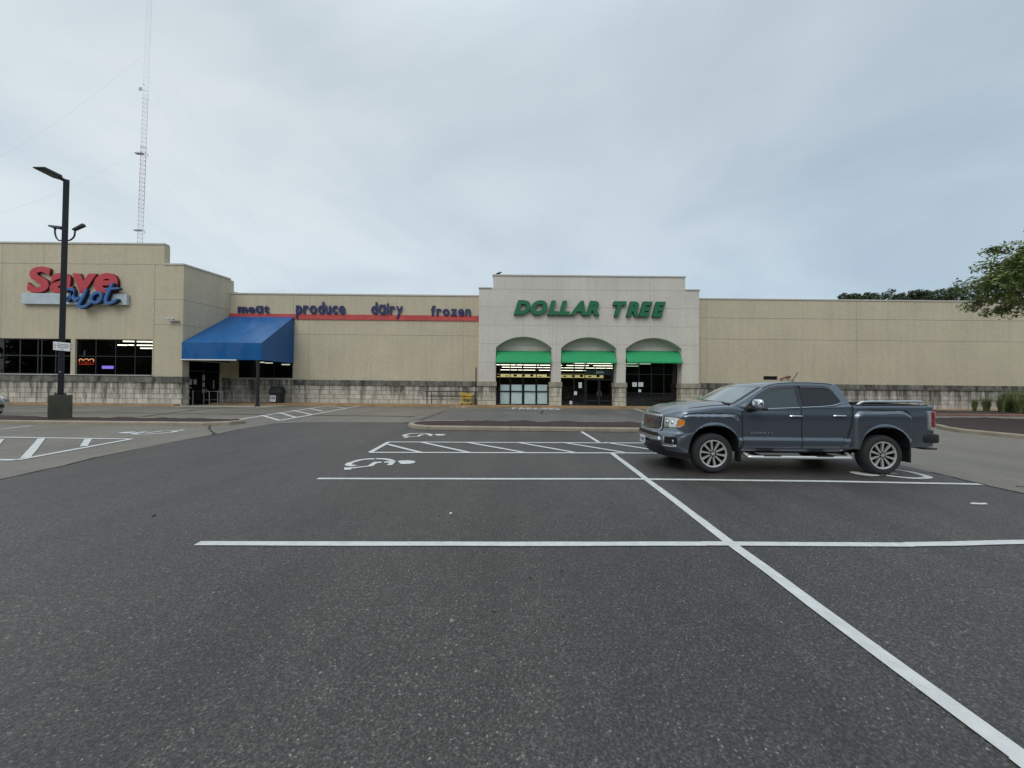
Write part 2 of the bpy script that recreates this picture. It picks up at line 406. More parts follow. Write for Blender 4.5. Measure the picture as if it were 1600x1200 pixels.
def patch(name, poly, fmap, mats, parent, step=.05, thick=.012, off=0.0, smooth=40):
    """polygon in (s,z) parameters cut by a grid, mapped on a curved surface by fmap(s, z, off), with a rim"""
    bm = bmesh.new(); vs = [bm.verts.new((a, b, 0)) for a, b in poly]; bm.faces.new(vs)
    for ax in (0, 1):
        lo = min(p[ax] for p in poly); hi = max(p[ax] for p in poly); k = math.floor(lo/step)+1
        while k*step < hi-1e-4:
            co = (k*step, 0, 0) if ax == 0 else (0, k*step, 0); no = (1, 0, 0) if ax == 0 else (0, 1, 0)
            bmesh.ops.bisect_plane(bm, geom=bm.verts[:]+bm.edges[:]+bm.faces[:], plane_co=co, plane_no=no, dist=1e-6); k += 1
    be = [e_ for e_ in bm.edges if len(e_.link_faces) == 1]
    r = bmesh.ops.extrude_edge_only(bm, edges=be)
    low = {v for v in r['geom'] if isinstance(v, bmesh.types.BMVert)}
    for v in bm.verts: v.co = fmap(v.co.x, v.co.y, off-(thick if v in low else 0))
    bmesh.ops.recalc_face_normals(bm, faces=bm.faces)
    me = bpy.data.meshes.new(name); bm.to_mesh(me); bm.free()
    for k in ([mats] if isinstance(mats, str) else mats): me.materials.append(MATS[k])
    for p in me.polygons: p.use_smooth = True
    me.set_sharp_from_angle(angle=R(smooth))
    o = bpy.data.objects.new(name, me); COL.objects.link(o)
    if parent: o.parent = parent
    return o

# ================================================================ GROUND
YW, YF, YB = 31.2, 30.4, 27.5           # main wall, projecting arcade front, projecting grocery front
def sheet(name, pts, z, mat, kind='structure'):
    mb = MB(); mb.add([(p[0], p[1], z) for p in pts], [list(range(len(pts)))])
    o = mb.build(name, mat); o['kind'] = kind; return o
g_ = MB(); g_.add([(-900, -500, 0), (900, -500, 0), (900, 900, 0), (-900, 900, 0)], [(0, 1, 2, 3)]); g_.build('ground', 'old_asphalt')['kind'] = 'structure'
seam = [(0, 750), (95, 729), (150, 715), (255, 694), (330, 680), (372, 671), (430, 661), (508, 659.3), (600, 659.8), (650, 660.5)]
sp = [G(*p) for p in seam]
right = [G(1455, 738), G(1535, 757), G(1600, 772)]
new = [(-7.6, -60), (-8.2, 0)]+[(p.x, p.y) for p in sp]+[(-3.6, 14.4), (8.4, 14.4), (9.0, 11.0)]+[(p.x, p.y) for p in right]+[(13.5, 4.0), (40, -8), (40, -60)]
sheet('parking_lot', new, .004, 'new_asphalt')
a, b = G(660, 655), G(697, 641)
c_, d_ = G(705, 639.6), G(1110, 643)
sheet('storefront_lane', [(a.x-.4, 16.4), (b.x, b.y), (c_.x, c_.y), (11.5, 29.0), (10.2, 16.4)], .004, 'mid_asphalt')

# seams and cracks in the asphalt: thin dark tar-filled ribbons
def ribbon(mb, pts, wds, z):
    P = [Vector((p[0], p[1], z)) for p in pts]; mb.stroke(P, wds, (0, 0, 1), .002)
cr = MB(); random.seed(3)
def wob(pts, n, amp):
    out = []
    for i in range(len(pts)-1):
        for k in range(n):
            t = k/n; p = Vector(pts[i]).lerp(Vector(pts[i+1]), t); out.append((p.x+random.uniform(-amp, amp), p.y+random.uniform(-amp, amp)))
    return out+[tuple(pts[-1][:2])]
def crack(px, w_, amp=.03, n=5):
    q = wob([G(*p) for p in px], n, amp); ribbon(cr, q, [w_*random.uniform(.5, 1.3) for _ in q], .009)
crack(seam[:3], .045, .02); crack(seam[2:5], .02, .02); crack([(328, 664.5), (327, 670), (333, 676), (333, 680)], .07, .04, 4); crack([(333, 680), (345, 678), (372, 671)], .03)
crack([(225, 651), (285, 643), (330, 638.5), (400, 633.5)], .14, .1); crack([(380, 634.5), (392, 637), (450, 633)], .1, .1)
crack([(650, 660), (672, 651), (697, 641)], .08, .04); crack([(1455, 738), (1535, 757), (1600, 772)], .05, .03); crack([(0, 645), (200, 645.5), (420, 648), (648, 651)], .16, .05)
crack([(850, 640), (846, 647)], .12, .05); crack([(1590, 760.5), (1600, 761)], .03)
cr.build('pavement_cracks', simple('tar', (.018, .017, .016), .7))['kind'] = 'structure'

# ---------------------------------------------------------------- painted markings
WH = 'road_paint'
def line(mb, p, q, w_=.10, z=.010, wave=.006):
    a, b = Vector((p[0], p[1], z)), Vector((q[0], q[1], z)); n = max(2, int((b-a).length/.5)); per = Vector((-(b-a).y, (b-a).x, 0)).normalized()
    pts = [a.lerp(b, i/n)+per*random.uniform(-wave, wave) for i in range(n+1)]
    mb.stroke(pts, [w_*random.uniform(.95, 1.05) for _ in pts], (0, 0, 1), .002)
def marking(name, segs, w_=.10, **k):
    mb = MB()
    for i, (p, q) in enumerate(segs): line(mb, G(*p), G(*q), w_, .010+.0006*i, **k)
    o = mb.build(name, WH); o['kind'] = 'structure'; return o
marking('stall_line', [((308, 850.5), (720, 851.3)), ((720, 851.3), (1100, 851)), ((1100, 851), (1420, 852.3)), ((1420, 852.3), (1700, 846.5))])
marking('stall_line', [((496, 748.7), (1000, 749.3)), ((1000, 749.3), (1300, 753)), ((1300, 753), (1532, 757.5))])
marking('spine_line', [((956, 708.5), (1143, 851)), ((1143, 851), (1600, 1190)), ((1600, 1190), (1900, 1420))], .115)
marking('spine_line', [((908, 674.5), (936, 691.5))], .11)
hs = [((608, 691), (1060, 693)), ((578, 707.5), (960, 708.3)), ((960, 708.3), (1060, 709)), ((608, 691), (578, 707.5))]
for a0, b0 in ((606, 657), (660, 732), (730, 818), (808, 897), (878, 975), (945, 1045)):
    hs.append(((a0, 691.8 if a0 > 610 else 695), (b0, 707.5)))
marking('hatched_aisle', hs, .12)
hl = [((-60, 682.8), (205, 686.5)), ((205, 686.5), (26, 719.5)), ((26, 719.5), (-40, 719)), ((65, 685.5), (40, 716)), ((138, 686.5), (131, 698)), ((0, 687), (-12, 700))]
marking('hatched_corner', hl, .14)
cw = [((360, 657.8), (511, 634.2)), ((437, 657.4), (563, 634.2)), ((409, 649.2), (437, 657.4)), ((436, 645), (463, 652.7)), ((458, 641.6), (487, 648)), ((484, 638.6), (505, 643)), ((511, 634.6), (541, 638.2))]
marking('crosswalk', cw, .17)
marking('stall_line', [((0, 671.5), (50, 665.5))], .11); marking('stall_line', [((18, 641), (110, 636.5)), ((140, 637.5), (290, 631.8))], .12)
marking('stall_line', [((20, 637.5), (70, 635.2)), ((110, 636), (200, 633))], .12)
marking('stall_line', [((990, 638.6), (1006, 643.4))], .16)
# wheelchair symbols: one stencil drawn flat, reused
def pc(pts): return [G(530+x/8, 660+y/8) for x, y in pts]
sym = MB(); c0 = G(590, 726)
def spoly(pts):
    sym.prism([(p.x-c0.x, p.y-c0.y, .010) for p in pc(pts)], (0, 0, .002))
def sstroke(pts, w_):
    q = spline([(p.x-c0.x, p.y-c0.y, .010) for p in pc(pts)], 5); sym.stroke(q, w_, (0, 0, 1), .002)
sstroke([(672, 486), (600, 467), (540, 461), (462, 459)], .12)
sstroke([(440, 461), (330, 466), (250, 478), (168, 502)], .12)
sstroke([(158, 505), (122, 522), (120, 540), (200, 548)], .13)
spoly([(63, 570), (160, 566), (150, 597), (63, 600)])
spoly([(160, 570), (360, 548), (400, 520), (430, 500), (530, 496), (530, 510), (470, 516), (420, 552), (160, 582)])
spoly([(555, 497), (700, 488), (706, 494), (660, 540), (590, 540), (630, 515), (560, 508)])
sym.prism([(p.x-c0.x, p.y-c0.y, .010) for p in pc([(730, 488), (780, 482), (860, 480), (930, 486), (955, 497), (940, 512), (880, 523), (800, 527), (765, 522)])], (0, 0, .002))
syo = sym.build('wheelchair_symbol', WH, loc=(c0.x, c0.y, 0)); syo['kind'] = 'structure'
for (px, py, rz, sc) in ((660, 681, 0, 1.0), (240, 675, math.pi, 1.15), (1372, 737, math.pi, 1.0)):
    o = syo.copy(); COL.objects.link(o); p = G(px, py); o.location = (p.x, p.y, 0); o.rotation_euler = (0, 0, rz); o.scale = (sc, sc, 1)
# NO PARKING painted on the lane
for txt, x0, x1, ya, yb in (('NO', 704, 731, 636.6, 633.8), ('PARKING', 800, 875, 639.6, 636.4)):
    e_ = empty('painted_words'); e_['kind'] = 'structure'
    p, q, r_ = G(x0, ya), G(x1, ya), G(x0, yb)
    word(txt, (p.x, p.y, .006), (1, 0, 0), (0, 1, 0), q.x-p.x, r_.y-p.y, (0, 0, 1), .006, [WH], e_, off=.03, track=.1)

# ---------------------------------------------------------------- kerbs, islands, walk
def island(name, outer, kw, h, mat='kerb_concrete', seg=3.0):
    """outer: 2D loop. A kerb ring of width kw and a mulch bed inside"""
    P = [Vector((p[0], p[1], 0)) for p in outer]; n = len(P); inn = []
    for i in range(n):
        d1 = (P[i]-P[i-1]).normalized(); d2 = (P[(i+1) % n]-P[i]).normalized(); q = Vector((-(d1+d2).y, (d1+d2).x, 0)).normalized()
        inn.append(P[i]+q*kw/max(.5, q.dot(Vector((-d1.y, d1.x, 0)))))
    mb = MB(); H = Vector((0, 0, h)); acc = 0
    for i in range(n):
        j = (i+1) % n; L_ = (P[j]-P[i]).length; k = max(1, round(L_/seg)); g = .012/L_
        for s_ in range(k):
            a0, a1 = s_/k+(g if k > 1 or L_ > 1 else 0), (s_+1)/k
            A, B, C, D = P[i].lerp(P[j], a0), P[i].lerp(P[j], a1), inn[i].lerp(inn[j], a1), inn[i].lerp(inn[j], a0)
            bt = (A-D).normalized()*.03
            mb.add([A, B, C, D, A+H-Vector((0, 0, .04)), B+H-Vector((0, 0, .04)), C+H, D+H, A+H-bt, B+H-bt],
                   [(0, 1, 5, 4), (4, 5, 9, 8), (8, 9, 6, 7), (2, 3, 7, 6), (0, 4, 8, 7, 3), (1, 2, 6, 9, 5)])
    o = mb.build(name+'_kerb', mat); o['kind'] = 'structure'
    return inn
def bed(name, loop, z, amp=.03, mat='mulch', res=.22):
    xs = [p[0] for p in loop]; ys = [p[1] for p in loop]; bm = bmesh.new(); vs = [bm.verts.new((p[0], p[1], 0)) for p in loop]; bm.faces.new(vs)
    for ax, (lo, hi) in ((0, (min(xs), max(xs))), (1, (min(ys), max(ys)))):
        k = lo+res
        while k < hi:
            bmesh.ops.bisect_plane(bm, geom=bm.verts[:]+bm.edges[:]+bm.faces[:], plane_co=(k, 0, 0) if ax == 0 else (0, k, 0), plane_no=(1, 0, 0) if ax == 0 else (0, 1, 0)); k += res
    for v in bm.verts:
        e_ = v.is_boundary; v.co.z = z+(0 if e_ else noise.noise(v.co*1.1)*amp+noise.noise(v.co*5)*amp*.5+amp*.6)
    me = bpy.data.meshes.new(name); bm.to_mesh(me); bm.free(); me.materials.append(MATS[mat])
    for p in me.polygons: p.use_smooth = True
    o = bpy.data.objects.new(name, me); COL.objects.link(o); o['kind'] = 'structure'; return o
ci = [(-3.1, 13.95), (0, 13.9), (8.3, 13.9), (8.7, 14.6), (8.7, 15.9), (8.2, 16.45), (-2.0, 16.45), (-3.2, 16.35), (-3.85, 16.0), (-4.12, 15.5), (-4.12, 14.9), (-3.75, 14.3)]
inn = island('centre_island', ci, .17, .15); bed('mulch_bed', inn, .135, .045)
li = [(-32, 14.35), (-11.9, 14.45), (-11.2, 14.9), (-11.1, 15.6), (-11.5, 16.1), (-13, 16.25), (-32, 16.3)]
inn = island('lamp_island', li, .17, .15); bed('mulch_bed', inn, .135, .045)
ri = [G(1463, 668.5), G(1475, 672), G(1500, 676), G(1550, 681), G(1600, 686)]
ri = [(p.x, p.y) for p in ri]+[(21, 12.7), (30, 11.5), (34, 14), (33, 20), (26, 21.5), (21, 20.3)]
inn = island('tree_island', ri, .18, .15, 'kerb_concrete'); bed('mulch_bed', inn, .135, .045)
bi = [(15.5, 25.2), (22, 24.9), (60, 24.6), (60, 29.3), (15.5, 29.3)]
inn = island('wall_bed', bi, .17, .15, 'red_kerb'); bed('mulch_bed', inn, .135, .045)
# fallen leaves and grit along the front kerb, packed to draw its shadow line too
random.seed(21); lf = MB()
for i in range(1100):
    x = random.uniform(-3.6, 9); y = 13.86-abs(random.gauss(0, .13)); s_ = random.uniform(.012, .034); a_ = random.uniform(0, 6.3)
    u_ = Vector((math.cos(a_), math.sin(a_), random.uniform(-.3, .3)))*s_; v_ = Vector((-math.sin(a_), math.cos(a_), random.uniform(-.2, .2)))*s_*.6; c = Vector((x, y, .022))
    lf.add([c-u_, c+v_, c+u_, c-v_], [(0, 1, 2, 3)])
tag(lf.build('leaf_litter', simple('dead_leaf', (.05, .035, .022), .9, var=.6, scale=20)), kind='stuff')
gr = MB()
for i in range(260):                                # small stones and crumbs lying on the lot
    x, y = random.uniform(-9, 10), random.uniform(1.2, 13); s_ = random.uniform(.004, .013)
    if random.random() < .04: s_ *= 2.2
    gr.cur = 0 if random.random() < .6 else 1
    c = Vector((x, y, .006)); gr.add([c+Vector((math.cos(t)*s_*random.uniform(.7, 1.3), math.sin(t)*s_*random.uniform(.7, 1.3), 0)) for t in (0, 1.5, 3.1, 4.6)]+[c+Vector((0, 0, s_*.8))], [(0, 1, 4), (1, 2, 4), (2, 3, 4), (3, 0, 4)])
tag(gr.build('gravel_bits', [simple('dark_chip', (.02, .018, .016), .9), simple('pale_chip', (.22, .21, .19), .9)]), kind='stuff')
for i, (px, py, sx) in enumerate(((998, 673.5, .16), (1530, 789, .13), (354, 781, 0), (704, 804.5, .014))):
    if not sx: continue
    p = G(px, py); lt = MB()
    pts = [(-sx, 0), (-sx*.4, .035), (sx*.2, .014), (sx, .03), (sx*.8, -.012), (0, -.02)]
    lt.prism([(p.x+a*1, p.y+b, .012) for a, b in pts], (0, 0, .012))
    o = lt.build('paper_scrap', 'sheet_white'); tag(o, ['crumpled white scrap lying by the kerb of the centre island', 'torn white strip of paper on the asphalt right of the truck', '', 'tiny white scrap on the dark asphalt between two stall lines'][i], 'litter')

# sidewalk
sw = MB()
sw.box(-40, -24.3, 26.9, 27.5, .0, .12); sw.box(-23.9, 15.4, 29.62, 31.5, 0, .15); sw.box(15.55, 60, 29.5, 31.5, 0, .15)
sw.build('sidewalk', 'rust_walk')['kind'] = 'structure'
sw = MB(); sw.box(-24.3, -17.5, 26.6, 29.6, 0, .012); sw.build('entrance_apron', 'walk_concrete')['kind'] = 'structure'

# ================================================================ BUILDINGS
def wall_grid(mb, O, ux, wdt, z0, z1, ops, out, rev=.0):
    """front face of a wall from O along ux with rectangular openings (a0,a1,z0,z1) and reveals going inward"""
    O, ux, out = Vector(O), Vector(ux).normalized(), Vector(out)
    us = sorted({0, wdt, *[v for o in ops for v in o[:2]]}); zs = sorted({z0, z1, *[v for o in ops for v in o[2:]]})
    P = lambda u_, z_, d=0: O+ux*u_+Vector((0, 0, z_))-out*d
    for i in range(len(us)-1):
        for j in range(len(zs)-1):
            cu, cz = (us[i]+us[i+1])/2, (zs[j]+zs[j+1])/2
            if any(o[0] < cu < o[1] and o[2] < cz < o[3] for o in ops): continue
            mb.quad(P(us[i], zs[j]), P(us[i+1], zs[j]), P(us[i+1], zs[j+1]), P(us[i], zs[j+1]))
    if rev:
        for a, b, c, d in ops:
            mb.quad(P(a, c), P(a, c, rev), P(a, d, rev), P(a, d)); mb.quad(P(b, c), P(b, d), P(b, d, rev), P(b, c, rev))
            mb.quad(P(a, d), P(a, d, rev), P(b, d, rev), P(b, d)); mb.quad(P(a, c), P(b, c), P(b, c, rev), P(a, c, rev))
def window(parent, O, ux, out, a0, a1, z0, z1, vs, hs, setback, glass='dark_glass', fw=.06, name='window', fm='dark_frame'):
    """framed glazing: vs/hs positions of mullions and transoms"""
    O, ux, out = Vector(O), Vector(ux).normalized(), Vector(out)
    mb = MB()
    def bar(u0, u1, y0, y1, d0=.0, d1=.09):
        p = [O+ux*u+Vector((0, 0, z))-out*(setback+d) for u in (u0, u1) for d in (d0, d1) for z in (y0, y1)]
        mb.add(p, [(0, 1, 3, 2), (4, 6, 7, 5), (0, 4, 5, 1), (2, 3, 7, 6), (0, 2, 6, 4), (1, 5, 7, 3)])
    bar(a0, a0+fw, z0, z1); bar(a1-fw, a1, z0, z1); bar(a0+fw, a1-fw, z0, z0+fw); bar(a0+fw, a1-fw, z1-fw, z1)
    for v in vs: bar(v-fw/2, v+fw/2, z0+fw, z1-fw, .003)
    for h in hs: bar(a0+fw, a1-fw, h-fw/2, h+fw/2, .008)
    f = mb.build(name, fm, parent)
    g = MB(); p = [O+ux*u+Vector((0, 0, z))-out*(setback+.05) for u, z in ((a0, z0), (a1, z0), (a1, z1), (a0, z1))]
    g.quad(*p); g.build('pane', glass, f); return f

# ---- grocery store: projecting block, return wall, middle wall
gro = empty('grocery_store', (-24, 30, 0)); tag(gro, 'beige stucco grocery store with grimy block base and tall stepped parapet at left', 'building')
def place(o): return o
def child(mb, name, mats, parent, **k):
    o = mb.build(name, mats, parent, **k); o.matrix_parent_inverse = parent.matrix_world.inverted() if False else Matrix.Translation(-Vector(parent.location)); return o
class At:                                           # builds parts in world coordinates under a placed empty
    pass
# every building empty is kept at the world origin so that its parts are in world coordinates
gro.location = (0, 0, 0)
XL = -42.0; XC = W(286, 500, YB).x; XR = W(360, 450, YW).x; zB = W(200, 381.3, YB).z; zS = W(275, 413.5, YB).z; zM = W(550, 460.8, YW).z
XS = W(257, 400, YB).x
wz1, wz0 = W(170, 530, YB).z, W(170, 585.5, YB).z
wa = [(W(x0, 550, YB).x-XL, W(x1, 550, YB).x-XL) for x0, x1 in ((-62, 110.5), (117.3, 238))]
mb = MB()
wall_grid(mb, (XL, YB, 0), (1, 0, 0), XS-XL, 0, zB, [(a, b, wz0, wz1) for a, b in wa], (0, -1, 0), .25)
wall_grid(mb, (XS, YB, 0), (1, 0, 0), XC-XS, 0, zS, [], (0, -1, 0))
ret = Vector((XR-XC, YW-YB, 0)); rl = ret.length; rn = Vector((ret.y, -ret.x, 0)).normalized()
dO = lambda px: next(t for t in [i/400*rl for i in range(401)] if 800+F*((Vector((XC, YB, 0))+ret.normalized()*t).x/(Vector((XC, YB, 0))+ret.normalized()*t).y) >= px)
d0_, d1_ = dO(295), dO(346)
dz1 = W(320, 565, 29).z
wall_grid(mb, (XC, YB, 0), ret, rl, 0, zS, [(d0_, d1_, .02, dz1)], rn, .35)
zRt = W(360, 437.5, YW).z
mx0, mx1 = W(372, 575, YW).x, W(457.5, 575, YW).x
mz0, mz1 = W(415, 590.5, YW).z, W(415, 560, YW).z
XD0, XD1 = W(748, 520, YF).x, W(1092.3, 520, YF).x
wall_grid(mb, (XR-.6, YW, 0), (1, 0, 0), XD0+.3-XR+.6, 0, zM, [(mx0-XR+.6, mx1-XR+.6, mz0, mz1)], (0, -1, 0), .25)
# parapet side, roof and back
mb.box(XS-.35, XS, YB+.002, YB+.45, zS-.5, zB-.02); mb.quad((XL, YB, 0), (XL, YB+25, 0), (XL, YB+25, zB), (XL, YB, zB))
mb.box(XR-.35, XR-.003, YW+.003, YW+.4, zM-.5, zS-.06)
mb.quad((XL, 69, 0), (XD0, 69, 0), (XD0, 69, zM-1.2), (XL, 69, zM-1.2))
# score joints of the stucco, 2 cm strips standing 4 mm proud
mb.mat(1)
def hj(x0, x1, Y, z, w_=.022): mb.box(x0, x1, Y-.005, Y+.02, z-w_/2, z+w_/2)
def vj(x, Y, z0, z1, w_=.022): mb.box(x-w_/2, x+w_/2, Y-.004, Y+.02, z0, z1)
z1j = W(150, 412.5, YB).z; hj(XL, XC, YB, z1j); vj(W(241, 500, YB).x, YB, 2.2, zS)
z2j, z3j = W(265, 468, YB).z, W(265, 507.3, YB).z
for zz_ in (z2j, z3j):
    hj(W(241, 500, YB).x, XC, YB, zz_)
    p = [Vector((XC, YB, zz_))+rn*.005, Vector((XR, YW, zz_))+rn*.005]; mb.stroke(p, .022, rn, .003)
vj(W(68, 400, YB).x, YB, z1j, zB, .012); vj(W(3, 450, YB).x, YB, wz1, zB, .012)
zmj = W(600, 523.5, YW).z; hj(W(458, 520, YW).x, XD0, YW, zmj)
for px in (458.5, 483, 724.5): vj(W(px, 500, YW).x, YW, 2.1, zM, .016)
mb.build('wall', ['tan_stucco', 'joint'], gro)
rf = MB(); rf.box(XL, XS, YB+.4, 69, zM-1.5, zM-1.3); rf.box(XR, XD0, YW+.4, 69, zM-1.4, zM-1.2); rf.build('roof', simple('roof_felt', (.25, .25, .24), .9), gro)
cp = MB()
def cap(x0, x1, Y, z, d=.38, h=.085, o_=.05): cp.box(x0-.02, x1+.02, Y-o_, Y+d, z-h*.45, z+h)
cap(XL, XS, YB, zB); cap(XS+.03, XC, YB, zS); cap(XR+.05, XD0, YW, zM)
cp.stroke([Vector((XC, YB, zS-.04))-rn*.12, Vector((XR, YW, zS-.04))-rn*.12], .36, (0, 0, 1), .12)
cp.box(XS-.05, XS+.05, YB-.05, YB+6, zB-.04, zB+.085) if False else None
cp.build('roof_edge', 'cap_metal', gro, bevel=.012)
# block base and its coping
zc1, zc0 = W(150, 587.3, YB).z, W(150, 596.5, YB).z
zk1, zk0 = W(600, 594.5, YW).z, W(600, 602.7, YW).z
bs = MB(); bs.box(XL, XC+.06, YB-.06, YB+.03, .0, zc0); 
bs.box(XR-.6, mx1+.1, YW-.055, YW+.03, .1, zk1-.02); bs.box(mx1+.1, XD0-.05, YW-.06, YW+.03, .1, zk0)
bs.mat(1)
O_ = Vector((XC, YB, 0)); un = ret.normalized()
for a, b in ((0, d0_-.02), (d1_+.02, rl)):
    p = [O_+un*a, O_+un*b]; bs.add([p[0]+rn*.055, p[1]+rn*.055, p[1]+rn*.055+Vector((0, 0, zc0)), p[0]+rn*.055+Vector((0, 0, zc0)), p[0], p[1], p[1]+Vector((0, 0, zc0)), p[0]+Vector((0, 0, zc0))], [(0, 1, 2, 3), (0, 3, 7, 4), (1, 5, 6, 2), (3, 2, 6, 7)])
bs.build('stone_base', ['block_front', 'block_side'], gro)
co = MB(); co.box(XL, XC+.11, YB-.11, YB+.04, zc0, zc1, ); co.box(mx1+.1, XD0-.03, YW-.11, YW+.03, zk0, zk1)
for a, b in ((.12, d0_-.02), (d1_+.02, rl)):
    if b > a: co.prism([O_+un*a+rn*.10+Vector((0, 0, zc0)), O_+un*b+rn*.10+Vector((0, 0, zc0)), O_+un*b+Vector((0, 0, zc0)), O_+un*a+Vector((0, 0, zc0))], (0, 0, zc1-zc0))
for i in range(16): co.cur = 1; co.box(XL+2*i, XL+2*i+.012, YB-.114, YB-.10, zc0+.01, zc1-.01) if XL+2*i < XC else None; co.cur = 0
co.build('coping', ['coping_grimy', 'joint'], gro, bevel=.012)
# windows
um = lambda px: W(px, 550, YB).x
hz_ = W(170, 556.5, YB).z
window(gro, (XL, YB, 0), (1, 0, 0), (0, -1, 0), *wa[0], wz0, wz1, [um(x)-XL for x in (-30, 2, 28, 56, 62, 84)], [hz_], .12, 'dark_glass', .07)
window(gro, (XL, YB, 0), (1, 0, 0), (0, -1, 0), *wa[1], wz0, wz1, [um(x)-XL for x in (147, 178, 208.5)], [hz_], .12, 'shop_glass', .05)
window(gro, (XR-.6, YW, 0), (1, 0, 0), (0, -1, 0), mx0-XR+.6, mx1-XR+.6, mz0, mz1, [W(x, 575, YW).x-XR+.6 for x in (401, 427)], [], .1, 'dark_glass', .06)
# sills
sl = MB(); sl.box(wa[0][0]+XL-.05, wa[1][1]+XL+.05, YB-.16, YB+.1, wz0-.045, wz0+.0); sl.build('sill', 'white_metal', gro)
# interior behind the grocery windows, with lit tubes
ro = MB()
ro.quad((XL+.1, YB+.5, .05), (XS, YB+.5, .05), (XS, 52, .05), (XL+.1, 52, .05)); ro.quad((XL+.1, YB+.4, 6.0), (XS, YB+.4, 6.0), (XS, 52, 6.0), (XL+.1, 52, 6.0))
ro.quad((XL+.1, 52, 0), (XS, 52, 0), (XS, 52, 6), (XL+.1, 52, 6)); ro.quad((XL+.1, YB+.4, 0), (XL+.1, 52, 0), (XL+.1, 52, 6), (XL+.1, YB+.4, 6)); ro.quad((XC-.4, YB+.6, 0), (XC-.4, 52, 0), (XC-.4, 52, 6), (XC-.4, YB+.6, 6))
for i in range(6): ro.box(XL+2+i*2.6, XL+2.9+i*2.6, YB+6, YB+16, .05, 1.9)
ro.quad((XR-.5, YW+.3, 5.0), (XD0, YW+.3, 5.0), (XD0, 50, 5.0), (XR-.5, 50, 5.0)); ro.quad((XR-.5, 40, 0), (XD0, 40, 0), (XD0, 40, 5), (XR-.5, 40, 5)); ro.quad((XR-.5, YW+.3, .05), (XD0, YW+.3, .05), (XD0, 40, .05), (XR-.5, 40, .05))
ro.build('interior', 'room_dark', gro)
for px0, px1, py, Y in ((192, 202, 533.2, 34), (204, 208, 533.4, 34), (211.5, 237, 533.6, 34), (181, 197.5, 539, 37.5), (200.5, 207.5, 539, 37.5), (211, 223.5, 539.2, 37.5), (225.5, 250, 539.4, 37.5), (219, 250, 544, 41), (402, 412, 566, 36), (414, 425, 567, 36), (440, 452, 569.5, 34)):
    a, b = W(px0, py, Y), W(px1, py, Y); lt = MB(); lt.box(a.x, b.x, Y, Y+.12, a.z-.045, a.z+.045); lt.build('ceiling_tube', 'tube_light', gro)
# entrance doors in the return wall
dr = Vector((XC, YB, 0))
dm = (d0_+d1_)/2
def leaf(a, b):
    f = window(gro, dr, ret, rn, a, b, .03, dz1-.75, [], [1.05], .2, 'dark_glass', .07, 'door'); h = MB()
    p = dr+un*(b-.14 if a < dm-.1 else a+.14)-rn*.13; h.tube([p+Vector((0, 0, .9)), p+Vector((0, 0, 1.3))], .02); h.build('handle', 'galv', f); return f
leaf(d0_, dm-.01); leaf(dm+.01, d1_)
window(gro, dr, ret, rn, d0_, d1_, dz1-.74, dz1, [dm], [], .2, 'dark_glass', .06, 'door_transom')
for (u0, z0_, ww, hh) in ((dm-1.15, 1.55, .22, .42), (dm-.8, 1.6, .24, .36), (dm-1.2, 1.3, .25, .08), (dm-.12, 1.9, .2, .42), (dm-.12, 1.4, .2, .35), (dm-.12, .95, .2, .28), (dm+.75, 1.25, .09, .7), (dm-1.1, .5, .1, .1)):
    st = MB(); p = dr+un*u0-rn*.19; st.prism([p+Vector((0, 0, z0_)), p+un*ww+Vector((0, 0, z0_)), p+un*ww+Vector((0, 0, z0_+hh)), p+Vector((0, 0, z0_+hh))], rn*.006); st.build('door_notice', simple('dim_poster', (.34, .34, .36), .6, var=.6, scale=14), gro)

# ---- dollar store arcade
dst = empty('dollar_store'); tag(dst, 'pale grey stucco storefront with three arches and a stepped parapet', 'building')
zT = W(920, 432, YF).z; zSh = W(760, 450.5, YF).z; XT0, XT1 = W(770.5, 440, YF).x, W(1070.5, 440, YF).x
arch = [(774.7, 861.8), (876.7, 963.2), (977.7, 1065.2)]
zSpr, zCr = W(820, 543.3, YF).z, W(820, 526, YF).z
prof = [(XD0, .15), (XD0, zSh), (XT0, zSh), (XT0, zT), (XT1, zT), (XT1, zSh), (XD1, zSh), (XD1, .15)]
AX = [(W(a, 560, YF).x, W(b, 560, YF).x) for a, b in arch]
for x0, x1 in reversed(AX):
    prof += [(x1, .15), (x1, zSpr)]
    c = (x0+x1)/2; hw = (x1-x0)/2; rise = zCr-zSpr; rad = (hw*hw+rise*rise)/(2*rise); a_ = math.asin(hw/rad)
    for i in range(1, 24):
        t = a_-2*a_*i/24; prof.append((c+rad*math.sin(t), zCr-rad+rad*math.cos(t)))
    prof += [(x0, zSpr), (x0, .15)]
mb = MB(); mb.prism([(x, YF, z) for x, z in prof], (0, YW-YF+.1, 0))
mb.quad((XD0, YW, 5), (XD0, YW+6, 5), (XD0, YW+6, zSh), (XD0, YW, zSh)); mb.quad((XD1, YW, 5), (XD1, YW+6, 5), (XD1, YW+6, zSh), (XD1, YW, zSh))
zA = W(820, 552, YW).z                               # head of the glazing
for x0, x1 in AX: mb.quad((x0-.2, YW, zA), (x1+.2, YW, zA), (x1+.2, YW, zCr+.3), (x0-.2, YW, zCr+.3))
mb.mat(1)
js = [W(800, y, YF).z for y in (451.8, 479.5, 508.2, 537, 566)]
